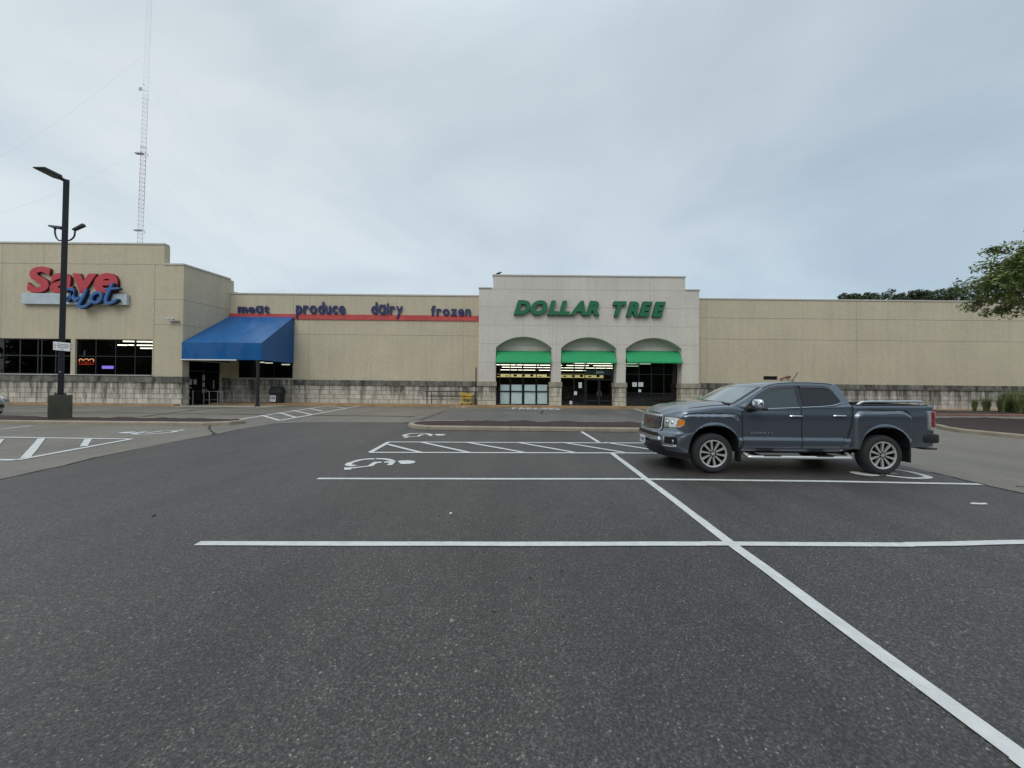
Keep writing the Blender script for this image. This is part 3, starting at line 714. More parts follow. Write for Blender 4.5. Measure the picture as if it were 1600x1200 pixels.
def clear(x0, x1, z):                                # pieces of a joint outside the arches and letters
    out = [(x0, x1)]
    for a, b in AX:
        c = (a+b)/2; hw = (b-a)/2
        if z < zSpr: q = hw
        elif z < zCr: rise = zCr-zSpr; rad = (hw*hw+rise*rise)/(2*rise); q = math.sqrt(max(0, rad*rad-(z-zCr+rad)**2))
        else: continue
        out = [s_ for u_, v_ in out for s_ in ((u_, min(v_, c-q-.02)), (max(u_, c+q+.02), v_)) if s_[1]-s_[0] > .05]
    return out
for z in js:
    x0, x1 = (XT0, XT1) if z > zSh else (XD0, XD1)
    for a, b in clear(x0, x1, z): mb.box(a, b, YF-.005, YF+.02, z-.011, z+.011)
for px in (817, 864, 870, 920, 964, 1016, 1022): 
    x = W(px, 480, YF).x; mb.box(x-.007, x+.007, YF-.004, YF+.02, (zCr if 774 < px < 862 or 876 < px < 963 or 977 < px < 1065 else 2.2)+.03, zT-.05)
for x0, x1 in AX:
    for z in (zSpr-.1, zSpr+.28): mb.box(x0, x1, YW-.005, YW+.02, z-.01, z+.01)
mb.build('wall', ['grey_stucco', 'pale_joint'], dst, smooth=20)
cp = MB(); cp.box(XT0-.06, XT1+.06, YF-.06, YW, zT-.02, zT+.09); cp.box(XD0-.05, XT0-.07, YF-.06, YW, zSh-.02, zSh+.08); cp.box(XT1+.07, XD1+.05, YF-.06, YW, zSh-.02, zSh+.08)
cp.build('roof_edge', 'cap_metal', dst, bevel=.012)
# stone piers
pb = MB(); pcg = MB(); zp1, zp0 = W(870, 597, YF).z, W(870, 604.5, YF).z
pr = [(XD0-.04, AX[0][0]+.03), (AX[0][1]-.12, AX[1][0]+.05), (AX[1][1]-.12, AX[2][0]+.05), (AX[2][1]-.05, XD1+.04)]
for a, b in pr:
    pb = MB(); pb.box(a, b, YF-.07, YW+.0, .15, zp0); pb.build('stone_base', 'block_pier', dst)
    pcg = MB(); pcg.box(a-.05, b+.05, YF-.13, YW-.01, zp0, zp1); pcg.build('coping', 'coping_clean', dst, bevel=.012)
# glazing of the three bays
YG = YW+.02
def bay(i, vpx, hpx, nm='window'):
    x0, x1 = AX[i][0]-.05, AX[i][1]+.05
    vs = [W(p, 600, YG).x for p in vpx]; hs_ = [W(820+100*i, p, YG).z for p in hpx]
    return window(dst, (0, YW, 0), (1, 0, 0), (0, -1, 0), x0, x1, .15, zA, vs, hs_, .02, 'clear_glass' if i == 0 else 'shop_glass' if i < 2 else 'green_glass', .07, nm)
m_glass('green_glass', (.16, .26, .21), 2.6, .03)
bay(0, (797, 817, 838, 781), (611.5, 584)); w2 = bay(1, (897, 914, 958), (585.5,)); w3 = bay(2, (998.5, 1018, 1037.5), (585, 614.5))
fr = MB(); x0, x1 = W(914.5, 600, YG).x, W(957.5, 600, YG).x; xm = (x0+x1)/2; zd = W(930, 592.5, YG).z; zt = W(930, 586, YG).z
for a, b in ((x0+.04, xm-.01), (xm+.01, x1-.04)):
    f = window(dst, (0, YW, 0), (1, 0, 0), (0, -1, 0), a, b, .17, zd, [], [.55], -.02, 'dark_glass', .085, 'door')
    h = MB(); hx = (xm-.16) if b < x1-.2 else (xm+.16); h.tube([(hx, YW-.06, .95), (hx, YW-.06, 1.35)], .018); h.build('handle', 'galv', f)
# street number on the transom
tb = MB(); tb.box(x0+.05, x1-.05, YW-.02, YW+.03, zt-.0, zt+.42); tb.build('number_panel', simple('dark_green', (.01, .045, .04), .4), dst)
nm = MB()
word('3843', (W(931, 583, YG).x, YW-.03, W(931, 583.6, YG).z), (1, 0, 0), (0, 0, 1), .62, .20, (0, -1, 0), .01, ['poster'], dst, off=.02, name='digit')
# interior: ceiling with rows of tubes, back wall with yellow band, aisles
X0, X1, YB2, ZC = XD0+.3, XD1-.3, 66.0, 4.05
ri_ = MB(); ri_.quad((X0, YW+.4, .1), (X1, YW+.4, .1), (X1, YB2, .1), (X0, YB2, .1)).mat(1)
ri_.quad((X0, YW+.4, ZC+.7), (X1, YW+.4, ZC+.7), (X1, YB2, ZC+.7), (X0, YB2, ZC+.7)); ri_.quad((X0, YB2, 0), (X1, YB2, 0), (X1, YB2, 5.2), (X0, YB2, 5.2))
ri_.quad((X0, YW+.4, 0), (X0, YB2, 0), (X0, YB2, 5.2), (X0, YW+.4, 5.2)); ri_.quad((X1, YW+.4, 0), (X1, YB2, 0), (X1, YB2, 5.2), (X1, YW+.4, 5.2))
ri_.build('interior', ['room_floor', 'room_dark'], dst)
random.seed(5)
for k, Y in enumerate((33.8, 36.8, 40.6, 45.5, 52.5)):
    lt = MB(); x = X0+.4+random.uniform(0, 1)
    while x < X1-1.5:
        ln = 2.4 if random.random() < .8 else 1.2
        if not (k < 2 and random.random() < .25): lt = MB(); lt.box(x, x+ln, Y, Y+.14, ZC-.03, ZC+.02); lt.build('ceiling_tube', 'tube_light', dst)
        x += ln+random.choice((.12, .12, .5))
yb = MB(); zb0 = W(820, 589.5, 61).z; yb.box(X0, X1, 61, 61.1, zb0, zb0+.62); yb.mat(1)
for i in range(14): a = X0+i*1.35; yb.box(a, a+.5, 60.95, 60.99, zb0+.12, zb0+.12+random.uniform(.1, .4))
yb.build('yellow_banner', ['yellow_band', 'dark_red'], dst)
sh = MB()
for i in range(8):
    a = X0+1+i*2.1; sh.cur = 0; sh.box(a, a+.9, 38, 58, .1, 1.75); sh.cur = 1
    for j in range(7): sh.box(a-.03, a+.93, 37.9-.02*j, 37.97-.02*j, .2+.23*j, .36+.23*j)
sh.build('shelving', ['room_dark', 'shelf_goods'], dst)
# awnings and posters
def green_awning(i, lab):
    x0, x1 = AX[i]; e_ = MB(); zt_, zb_ = W(sum(arch[i])/2, 548.3, YW-.05).z, W(sum(arch[i])/2, 566, YF-.35).z
    a, b = x0+.04, x1-.04; yt, y0 = YW-.04, YF-.30
    prf = [(yt, zt_), (yt-.35, zt_-.16), (y0, zb_+.06), (y0-.01, zb_-.05)]
    vs = [(x, y, z) for x in (a, b) for y, z in prf]+[(x, y+.02, z-.03) for x in (a, b) for y, z in prf]
    e_.add(vs, [(k, k+1, 5+k, 4+k) for k in range(3)]+[(8+k, 12+k, 13+k, 9+k) for k in range(3)]+[(3, 11, 15, 7), (0, 4, 12, 8)]+[(k, 8+k, 9+k, k+1) for k in range(3)]+[(4+k, 5+k, 13+k, 12+k) for k in range(3)])
    o = empty('awning'); tag(o, lab, 'awning', 'green awnings in the three arches')
    e_.build('canopy', 'green_fabric', o)
    f = MB()
    for x in (a+.04, (a+b)/2, b-.04): f.tube([(x, yt, zt_-.35), (x, y0+.02, zb_-.02)], .02)
    f.tube([(a+.04, y0+.04, zb_-.02), (b-.04, y0+.04, zb_-.02)], .02); f.build('frame', 'dark_frame', o)
green_awning(0, 'green fabric awning in the left arch above windows with white posters')
green_awning(1, 'green fabric awning in the middle arch above the glass entrance doors')
green_awning(2, 'green fabric awning in the right arch above dark reflecting windows')
pp = empty('window_posters'); tag(pp, 'pale blue white sheets covering the lower panes of the left bay', 'poster')
for a, b, z0_, z1_ in ((780.5, 796, 612.5, 631), (799, 815.5, 612.5, 631), (819.5, 836.5, 612.5, 631), (839.5, 855, 612.5, 631), (780.5, 796, 601, 610.8), (799, 815.5, 601, 610.8), (819.5, 836.5, 601, 610.8), (839.5, 855, 601, 610.8)):
    s_ = MB(); p, q = W(a, z0_, YW+.13), W(b, z1_, YW+.13); p2 = W(b, z0_, YW+.13); q2 = W(a, z1_, YW+.13)
    s_.box(p.x, p2.x, YW+.13, YW+.135, max(.2, p.z), q2.z); s_.build('sheet', 'poster', pp)
for lab, sp_ in (('small white notices taped to the glass beside the entrance door', ((904, 909, 597.5, 606), (897, 901.5, 611.5, 617), (890, 894, 626.5, 631.5))), ('white notices stuck on the glass of the right bay', ((988, 995, 597.5, 604), (997.5, 1005, 597.5, 604), (997.5, 1001.5, 608.5, 612.5)))):
    e_ = empty('paper_notices'); tag(e_, lab, 'notice')
    for a, b, y0, y1 in sp_:
        p, q = W(a, y1, YW-.005), W(b, y0, YW-.005); s_ = MB(); s_.box(p.x, q.x, YW-.012, YW-.006, p.z, q.z); s_.mat(1)
        for k in range(3): zz_ = p.z+(q.z-p.z)*(.25+.22*k); s_.box(p.x+.04, q.x-.06, YW-.0135, YW-.0125, zz_, zz_+.018)
        s_.build('sheet', ['poster', 'ink'], e_)

# ---- right wing
rw = empty('wing_building'); tag(rw, 'long windowless beige stucco wing with stained block base at right', 'building')
zR = W(1300, 469.3, YW).z; mb = MB(); XE = 62
vx0, vx1, vz0, vz1 = W(1193, 590, YW).x, W(1215, 590, YW).x, W(1200, 593.5, YW).z, W(1200, 587.8, YW).z
wall_grid(mb, (XD1-.3, YW, 0), (1, 0, 0), XE-XD1+.3, 0, zR, [(vx0-XD1+.3, vx1-XD1+.3, vz0, vz1)], (0, -1, 0), .2)
mb.quad((vx0, YW+.2, vz0), (vx1, YW+.2, vz0), (vx1, YW+.2, vz1), (vx0, YW+.2, vz1)) if False else None
mb.quad((XE, YW, 0), (XE, 56, 0), (XE, 56, zR), (XE, YW, zR)); mb.mat(1)
for y in (498.5, 531.5): z = W(1300, y, YW).z; mb.box(XD1, XE, YW-.005, YW+.02, z-.012, z+.012)
for px in (1338, 1104): x = W(px, 520, YW).x; mb.box(x-.006, x+.006, YW-.004, YW+.02, 2.2, zR-.05)
mb.build('wall', ['tan_stucco', 'joint'], rw)
cp = MB(); cp.box(XD1+.06, XE, YW-.05, YW+.38, zR-.03, zR+.08); cp.build('roof_edge', 'cap_metal', rw, bevel=.012)
rf = MB(); rf.box(XD1, XE, YW+.35, 56, zR-1, zR-.8); rf.build('roof', 'roof_felt', rw)
bs = MB(); zr1, zr0 = W(1300, 600.5, YW).z, W(1300, 608.5, YW).z; bs.box(XD1+.05, XE, YW-.06, YW+.03, .1, zr0); bs.build('stone_base', m_block('block_wing', 'x', (.62, .59, .53), (.50, .475, .42), .75), rw)
co = MB(); co.box(XD1+.05, XE, YW-.12, YW+.03, zr0, zr1); co.build('coping', 'coping_grimy', rw, bevel=.012)
vb = MB(); vb.box(vx0, vx1, YW+.15, YW+.19, vz0, vz1)
for k in range(3): vb.box(vx0, vx1, YW+.05, YW+.08, vz0+.02+.09*k, vz0+.05+.09*k)
vb.build('vent_opening', 'black_metal', rw)

# ================================================================ BLUE AWNING
ba = empty('awning'); tag(ba, 'large blue fabric awning over the grocery entrance on a dark post', 'awning')
ax0, ax1 = XC+.03, W(408.5, 540, YB-.1).x; bx1 = W(460, 500, YW).x; yf = YB-.1
zt, zf, zbt = W(405, 494.5, YW).z, W(350, 535.3, yf).z, W(350, 562, yf).z
A, B, C, D = Vector((XR+.02, YW-.03, zt)), Vector((bx1, YW-.03, zt)), Vector((ax1, yf, zf)), Vector((ax0, yf, zf))
C2, D2, B2 = Vector((ax1, yf, zbt)), Vector((ax0, yf, zbt)), Vector((bx1, YW-.03, zbt))
mb = MB(); nx, ny = 16, 10                          # slightly sagging top between the frame ribs
vs = []
for j in range(ny+1):
    for i in range(nx+1):
        p = A.lerp(B, i/nx).lerp(D.lerp(C, i/nx), j/ny); sag = .05*abs(math.sin(math.pi*i/nx*4))*math.sin(math.pi*j/ny); vs.append(p-Vector((0, .4, 1))*sag)
mb.add(vs, [(j*(nx+1)+i, j*(nx+1)+i+1, (j+1)*(nx+1)+i+1, (j+1)*(nx+1)+i) for j in range(ny) for i in range(nx)])
mb.quad(D, C, C2, D2); mb.add([C, B, B2, C2], [(0, 1, 2, 3)]); mb.add([A, D, D2, Vector((XR+.02, YW-.03, zbt))], [(0, 1, 2, 3)])
mb.build('canopy', 'blue_fabric', ba, smooth=25, merge=True)
f = MB(); f.tube([D2+Vector((-.06, -.02, -.03)), Vector((W(370, 560, yf).x, yf-.02, zbt-.03))], .05); f.build('light_strip', 'white_metal', ba)
f = MB(); f.box(ax0+.1, ax1-.1, yf+.05, YW-.1, zbt+.12, zbt+.16); f.build('soffit', 'black_metal', ba)
f = MB(); pt = W(402.5, 600, yf+.12); f.box(pt.x-.085, pt.x+.085, yf+.04, yf+.21, .012, zbt+.1); f.box(pt.x-.13, pt.x+.13, yf, yf+.25, .012, .10); f.build('post', 'black_metal', ba, bevel=.01)

# ================================================================ SIGNS
# grocery sign
sg = empty('store_sign'); tag(sg, 'red and blue grocery sign with white base panel on beige block', 'sign')
ys = YB-.02
mb = MB(); p = [W(33, 458.5, ys-.22), W(198, 459.5, ys-.22), W(198, 476.5, ys-.22), W(33, 474.3, ys-.22)]
z0_, z1_ = W(116, 475.5, ys-.22).z, W(116, 458.5, ys-.22).z
mb.box(p[0].x, p[1].x, ys-.22, ys-.01, z0_, z1_); mb.build('base_panel', 'sign_white', sg, bevel=.02)
def fit(ch, x0, x1, y0, y1, Yb, dep, mats, off, shear, par):
    a, b = W(x0, y1, Yb-dep), W(x1, y0, Yb-dep); me, gx0, gx1, gy0, gy1 = glyph(ch, off, shear)
    put_glyph('letter', ch, lambda X, Y, D: Vector((a.x+(X-gx0)/(gx1-gx0)*(b.x-a.x), Yb-dep*(1-D), a.z+(Y-gy0)/(gy1-gy0)*(b.z-a.z))), mats, par, off, shear)
RL = ['red_letter', 'dark_red']
fit('S', 41.5, 78.5, 416.5, 457, ys-.01, .17, RL, .035, .1, sg); fit('a', 77, 114.5, 426.5, 457.5, ys-.01, .18, RL, .035, .1, sg)
fit('v', 112, 151, 427.5, 457, ys-.01, .17, RL, .04, .1, sg); fit('e', 146, 184, 426.5, 459.5, ys-.01, .18, RL, .035, .1, sg)
def scr(pts, wd=.21, closed=False):
    Yq = ys-.38
    P = spline([W(20+x/8, 400+y/8, Yq) for x, y in pts], 7); n = len(P)
    w_ = [wd*(1-.45*abs(2*i/(n-1)-1)**3) for i in range(n)] if not closed else wd
    s_ = MB(); s_.stroke(P, w_, (0, -1, 0), .12); s_.mat(1); s_.stroke([q+Vector((.02, .03, -.02)) for q in P], wd*1.12 if not isinstance(w_, list) else [q*1.15 for q in w_], (0, 1, 0), .09); return s_
def letter(*ss):
    m_ = MB()
    for s_ in ss:
        b_ = len(m_.v); m_.v += s_.v; m_.f += [[b_+i for i in f_] for f_ in s_.f]; m_.mi += s_.mi
    m_.build('letter', ['blue_letter', 'letter_return'], sg)
letter(scr([(668, 440), (705, 415), (755, 420), (765, 460), (715, 520), (678, 545), (700, 552), (750, 515)]), scr([(762, 440), (768, 510), (795, 548), (850, 520)]))
letter(scr([(935, 415), (905, 490), (860, 570), (838, 615), (850, 636), (915, 632), (985, 590)]))
letter(scr([(1060+62*math.cos(t)+18*math.sin(t), 522-62*math.sin(t)) for t in [math.pi*2*i/14 for i in range(15)]], .19, True))
letter(scr([(1265, 335), (1225, 420), (1185, 510), (1175, 570), (1215, 592), (1270, 575), (1325, 540)]), scr([(1160, 425), (1250, 412), (1350, 405)], .15))
# dollar store letters
ds = empty('store_sign'); tag(ds, 'two words in slanted green raised letters on pale grey storefront', 'sign')
zb_ = W(870, 491.4, YF-.2).z; 
def gw(t, x0, x1, y0, y1):
    a, b, c = W(x0, y1, YF-.2), W(x1, y1, YF-.2), W(x0, y0, YF-.2)
    word(t, (a.x, YF-.01, a.z), (1, 0, 0), (0, 0, 1), b.x-a.x, c.z-a.z, (0, -1, 0), .26, ['green_letter', 'letter_return'], ds, off=.062, shear=.28, track=-.015)
gw('DOLLAR', 802.5, 936.5, 468.8, 492); gw('TREE', 957.5, 1040, 470.8, 494.5)
# red band and department words
bd = empty('department_sign'); tag(bd, 'red band with navy words for grocery departments on beige wall', 'sign')
a, b = W(357, 489, YW).x, XD0-.02; z0_, z1_ = W(600, 500.3, YW).z, W(600, 492.3, YW).z
mb = MB(); mb.box(XR+.03, b, YW-.08, YW-.004, z0_, z1_); mb.build('band', 'red_band', bd)
for t, x0, x1, yb, yt in (('me\u0251t', 370.5, 419.5, 488.8, 476.5), ('produce', 461.5, 538.5, 490.2, 475), ('d\u0251iry', 579.5, 629, 491, 476), ('frozen', 673, 735.5, 493, 477)):
    p, q, r_ = W(x0, yb, YW-.2), W(x1, yb, YW-.2), W(x0, yt, YW-.2)
    word(t, (p.x, YW-.09, p.z), (1, 0, 0), (0, 0, 1), q.x-p.x, (r_.z-p.z)*(1.28 if t in ('produce', 'd\u0251iry') else 1), (0, -1, 0), .07, ['navy_letter', 'navy_letter'], bd, off=.028, track=.085, ref={'produce': 'o', 'd\u0251iry': 'o'}.get(t))
# lit window signs
ns = empty('neon_sign'); tag(ns, 'small glowing orange and red sign inside grocery window', 'neon sign')
simple('neon_orange', (.6, .2, .1), .4, emit=(1, .42, .22), es=.9); simple('neon_red', (.5, .05, .03), .4, emit=(.9, .05, .03), es=.35); simple('led_purple', (.3, .2, .6), .4, emit=(.33, .24, 1.), es=.85)
Yn = YB+.35
def npx(x, y): return W(110+x/11.85, 525+y/11.85, Yn)
t_ = MB(); t_.tube(spline([npx(*q) for q in ((165, 465), (170, 435), (205, 425), (235, 450), (270, 430), (310, 425), (340, 450), (370, 430), (415, 425), (432, 450), (425, 470))], 5), .03); t_.build('top_tube', 'neon_orange', ns)
t_ = MB(); t_.tube([npx(165, 475), npx(170, 525), npx(430, 525), npx(428, 475)], .025)
for x in (215, 262, 290, 325, 372): t_.tube([npx(x, 470), npx(x+4, 520)], .02)
t_.build('lower_tube', 'neon_red', ns)
ls = MB(); p, q = npx(583, 605), npx(788, 553); ls.box(p.x, q.x, Yn, Yn+.05, p.z, q.z)
o = ls.build('led_sign', 'led_purple'); tag(o, 'narrow glowing purple strip sign inside grocery window', 'led sign')
bt = MB(); p = [npx(230, 385), npx(250, 265), npx(280, 265), npx(265, 385)]; bt.prism(p, (0, .02, 0)); o = bt.build('window_sticker', simple('dim_white', (.35, .37, .4), .6)); tag(o, 'slanted pale sticker above the glowing orange window sign', 'sticker')

# ================================================================ PICKUP TRUCK
def m_carpaint(name, c, metal=.55, rough=.32):
    t = NT(name); n = t.noise(t.obj(), 900, 2); t.col(t.mix(1., c, t.ramp(n, [(.3, .8), (.7, 1.25)]), 'MULTIPLY'))
    t.set(Metallic=metal, Roughness=rough); t.b.inputs['Coat Weight'].default_value = 1; t.b.inputs['Coat Roughness'].default_value = .06
    t.bump(t.noise(t.obj(), 1.2, 2), .08, .01); MATS[name] = t.m
m_carpaint('truck_paint', (.152, .180, .208), .85, .30); m_carpaint('silver_paint', (.42, .46, .48))
simple('chrome', (.72, .74, .76), .12, 1, var=.03); simple('machined', (.74, .73, .70), .35, .7, var=.06); simple('rim_dark', (.012, .012, .013), .6, 0, spec=.2)
simple('tyre', (.022, .022, .023), .85, bump=.3); simple('trim_black', (.014, .014, .016), .5); simple('gloss_black', (.010, .011, .014), .12, coat=.5)
simple('well', (.006, .006, .007), .95); simple('seam_and_shadow_black', (.008, .009, .011), .8)
simple('side_glass', (.030, .044, .046), .04, spec=.8, var=.2, scale=2); simple('rear_tint', (.010, .010, .013), .05, spec=.6)
simple('screen_glass', (.15, .19, .19), .05, spec=1.0, var=.25, scale=3, coat=1)  # pale base colour stands in for sky reflected in the windscreen
simple('lamp_clear', (.55, .57, .56), .08, .6, var=.5, scale=28, coat=1); simple('lamp_amber', (.75, .22, .02), .15, var=.35, scale=30, coat=1)
simple('lamp_red', (.22, .022, .03), .12, var=.4, scale=30, coat=1); simple('plate', (.55, .60, .66), .5, var=.25, scale=14); simple('visor', (.035, .033, .037), .15, coat=1)
simple('badge_red', (.22, .03, .03), .3); simple('bolt', (.25, .25, .25), .3, .9)

truck = empty('pickup_truck', (W(1116, 709, 7.16).x, 8.10, 0), math.pi)
tag(truck, 'slate blue crew cab pickup truck with chrome trim parked on the dark asphalt', 'pickup truck')
ARX = (0.0, -3.258)
def zsh(x): return interp([(-4.3, 1.345), (-2.75, 1.325), (-2.66, 1.34), (-2.4, 1.325), (-1.7, 1.285), (-.62, 1.245), (-.46, 1.30), (-.3, 1.305), (0, 1.285), (.42, 1.225)], x)
def flare(x, z):
    b = 0
    for x0, x1, zt in ((-.50, .62, 1.145), (-3.80, -2.70, 1.235)):
        d = min(x-x0, x1-x, zt-z)
        a_, c_ = min(x-x0, x1-x), zt-z
        if a_ < .16 and c_ < .16: d = .16-math.hypot(.16-a_, .16-c_)
        b = max(b, .048*sm(d/.05))
    return b
def Ys(x, z):
    base = interp([(.25, .82), (.40, .865), (.48, .885), (.62, .905), (.72, .902), (.95, .905), (1.12, .900), (1.22, .885), (1.36, .868)], z)
    k = sm((x+2.68)/.10)*sm((-.46-x)/.10)           # door ledge
    base += k*(interp([(.46, .0), (.50, .012), (.60, .026), (.645, .028), (.70, .0)], z))
    base -= .03*sm((-3.9-x)/.35)*sm((1.2-z)/1)
    arch_lip = 0
    for xc in ARX:
        q = math.hypot((x-xc)/1.0, (z-.40)/1.03); arch_lip = max(arch_lip, .014*sm(1-abs(q-.525)/.045))
    return base+flare(x, z)+arch_lip
def xf(z): return interp([(.25, .78), (.33, .86), (.44, .93), (.50, .985), (.60, 1.0), (.70, .99), (.755, .965), (.79, .90), (.85, .875), (1.02, .855), (1.08, .835), (1.13, .80), (1.2, .72)], z)
XN = .40
def nose(phi, z, off=0):
    """surface of the rounded nose; phi 0 at the side, 90 deg at the centre, 180 at the far side"""
    def P(ph):
        c, s_ = math.cos(ph), math.sin(ph)
        return Vector((XN+(xf(z)-XN)*max(0, s_)**.80, math.copysign(abs(c)**.74, c)*Ys(XN+.25*s_, z), z))
    p = P(phi); d = (P(phi+.01)-P(phi-.01)); n = Vector((-d.y, d.x, 0)); n = n.normalized() if n.length > 1e-9 else Vector((1, 0, 0))
    if n.x*1 + n.y*(p.y) < 0: n = -n
    return p+n*off
def zb(x): return interp([(-4.3, .56), (-3.9, .54), (-2.7, .50), (-2.4, .44), (-.6, .44), (-.45, .40), (.55, .30), (.9, .27)], x)
NS = 46
def column(xs, phi=None):
    out = []; x = xs if phi is None else XN
    s_ = 0 if phi is None else math.sin(phi)
    lo = zb(XN+.45*s_) if phi is not None else zb(x); hi = zsh(x) if phi is None else zsh(XN)+(1.085-zsh(XN))*s_**2.2
    rr = interp([(-2.7, .03), (-2.6, .04), (-.7, .05), (-.3, .055), (.5, .055)], x)
    side = []
    for i in range(NS+1):
        z = lo+(hi-rr-lo)*i/NS
        side.append(Vector((x, Ys(x, z), z)) if phi is None else nose(phi, z))
    out.append(Vector((side[0].x-.04*s_, 0, lo+.0))); out.append(Vector((side[0].x-.04*s_, side[0].y*.8, lo))); out += side
    top = side[-1]; cen_x = (top.x if phi is None else top.x-rr*s_)
    inn = Vector((top.x-rr*s_, top.y-rr*(1 if phi is None else math.cos(phi)), hi)) if top.y > 1e-4 else Vector((top.x-rr*s_, 0, hi))
    for k in (.35, .7, 1.0):
        a_ = k*math.pi/2; p = top.lerp(inn, 1-math.cos(a_)); p.z = top.z+(hi-top.z)*math.sin(a_); out.append(p)
    cr_ = interp([(-.9, .02), (-.7, .075), (.2, .085), (.5, .07)], x)*(1-.35*s_)
    for k in (.15, .3, .5, .75, 1.0):
        y = inn.y*(1-k); bul = cr_*(sm(k/.45)*.8+.2*k)
        out.append(Vector((inn.x, y, hi+bul)))
    return out
def ringmesh(cols, mat, parent, name, capend=True):
    mb = MB(); rings = []
    for c in cols: rings.append([tuple(p) for p in c]+[(p.x, -p.y, p.z) for p in reversed(c[1:-1])])
    n = len(rings[0]); mb.v = [v for r_ in rings for v in r_]
    for i in range(len(rings)-1):
        for j in range(n): mb.f.append([i*n+j, i*n+(j+1) % n, (i+1)*n+(j+1) % n, (i+1)*n+j]); mb.mi.append(0)
    if capend: mb.f.append(list(range(n))); mb.mi.append(0)
    if capend == 2: mb.f.append([(len(rings)-1)*n+j for j in range(n)]); mb.mi.append(0)
    return mb.build(name, mat, parent, smooth=28, merge=2e-4)
xs = [-4.24, -4.22]+[-4.2+i*.028 for i in range(int((4.2+XN)/.028)+1)]; xs = [x for x in xs if x < XN-.01]+[XN]
cols = [column(x) for x in xs]+[column(None, R(90)*i/22) for i in range(1, 23)]
body = ringmesh(cols, ['truck_paint', 'well'], truck, 'body')
# wheel wells and cargo bed cut out of the body
cut = MB(); cut.cur = 1
def archpoly(xc, rx=.485, rz=.56, n=20, z0=.36):
    pts = [(xc+rx, -.1)]
    for i in range(n+1):
        t = math.pi*i/n; c, s_ = math.cos(t), math.sin(t)
        pts.append((xc+rx*math.copysign(abs(c)**.72, c), z0+rz*abs(s_)**.80))
    return pts+[(xc-rx, -.1)]
for xc in ARX:
    for sd_ in (1, -1):
        P = archpoly(xc); cut.prism([(x, sd_*.52, z) for x, z in P], (0, sd_*.7, 0))
cut.prism([(-2.78, -.74, .80), (-2.78, .74, .80), (-4.16, .74, .80), (-4.16, -.74, .80)], (0, 0, 1))
cutter = cut.build('cutter', ['truck_paint', 'well'])
def boolean(o, c):
    md = o.modifiers.new('b', 'BOOLEAN'); md.object = c; md.operation = 'DIFFERENCE'; md.solver = 'EXACT'
    c.matrix_world = o.matrix_world if o.parent is None else o.parent.matrix_world
    bpy.context.view_layer.update(); dg = bpy.context.evaluated_depsgraph_get()
    me = bpy.data.meshes.new_from_object(o.evaluated_get(dg)); o.modifiers.clear(); old = o.data; o.data = me; bpy.data.objects.remove(c)
bpy.context.view_layer.update(); cutter.matrix_world = truck.matrix_world.copy(); cutter.location = truck.location; cutter.rotation_euler = truck.rotation_euler
boolean(body, cutter)
body.data.set_sharp_from_angle(angle=R(28))

# greenhouse
PR = [(-.30, 1.22), (-.40, 1.315), (-1.03, 1.672), (-1.16, 1.725), (-1.32, 1.768), (-1.60, 1.792), (-1.95, 1.795), (-2.30, 1.782), (-2.47, 1.762), (-2.555, 1.72), (-2.61, 1.60), (-2.70, 1.30), (-2.71, 1.2)]
def gz(x):
    for (a, b), (c, d) in zip(PR, PR[1:]):
        if c <= x <= a: return b+(d-b)*(a-x)/(a-c)
    return PR[0][1] if x > PR[0][0] else PR[-1][1]
def gy(z): return interp([(1.15, .872), (1.25, .868), (1.30, .862), (1.70, .715), (1.80, .66)], z)
def bow(x): return .16*sm((x+1.5)/.5)-.05*sm((-2.4-x)/.2)
gx_ = [-.31-.0297*i for i in range(31)]+[-1.22-.06*i for i in range(20)]+[-2.40-.02*i for i in range(16)]
def gcol(x):
    zt = gz(x)-.01; r_ = .055*sm((zt-1.25)/.2); out = [Vector((x, 0, 1.14)), Vector((x, gy(1.14), 1.14))]
    for i in range(9):
        z = 1.14+(zt-r_-1.14)*(i+1)/9; out.append(Vector((x, gy(z), z)))
    t0 = out[-1]
    for k in (.33, .66, 1.):
        a_ = k*math.pi/2; out.append(Vector((x, t0.y-r_*1.3*(1-math.cos(a_)), t0.z+r_*math.sin(a_))))
    e_ = out[-1]
    for k in (.2, .4, .6, .8, 1.):
        y = e_.y*(1-k); out.append(Vector((x+bow(x)*(1-(1-k)**2), y, e_.z+.02*(1-(1-k)**2)*sm((-1.0-x)/.2))))
    return out
cab = ringmesh([gcol(x) for x in gx_], 'truck_paint', truck, 'cab', capend=2)
# patches on the flanks
def flank(s): return lambda x, z, o: Vector((x, s*(Ys(x, z)+o), z))
def gflank(s): return lambda x, z, o: Vector((x, s*(gy(z)+o*.93), z+o*.35))
def grow(poly, d):
    n = len(poly); out = []
    A = sum(poly[i][0]*poly[(i+1) % n][1]-poly[(i+1) % n][0]*poly[i][1] for i in range(n)); sg_ = 1 if A > 0 else -1
    for i in range(n):
        a, b, c = Vector(poly[i-1]), Vector(poly[i]), Vector(poly[(i+1) % n]); d1, d2 = (b-a).normalized(), (c-b).normalized()
        n1, n2 = Vector((d1.y, -d1.x))*sg_, Vector((d2.y, -d2.x))*sg_; m_ = (n1+n2).normalized(); out.append(tuple(b+m_*d/max(.5, m_.dot(n1))))
    return out
FD = [(-.565, .50), (-.565, 1.185), (-1.10, 1.215), (-1.685, 1.25), (-1.685, .50)]
RD = [(-1.705, .50), (-1.705, 1.25), (-2.30, 1.275), (-2.640, 1.285), (-2.645, 1.10), (-2.60, .86), (-2.47, .62), (-2.43, .50)]
WF = [(-.62, 1.235), (-.83, 1.405), (-1.08, 1.575), (-1.20, 1.635), (-1.40, 1.672), (-1.655, 1.685), (-1.655, 1.288), (-1.1, 1.255)]
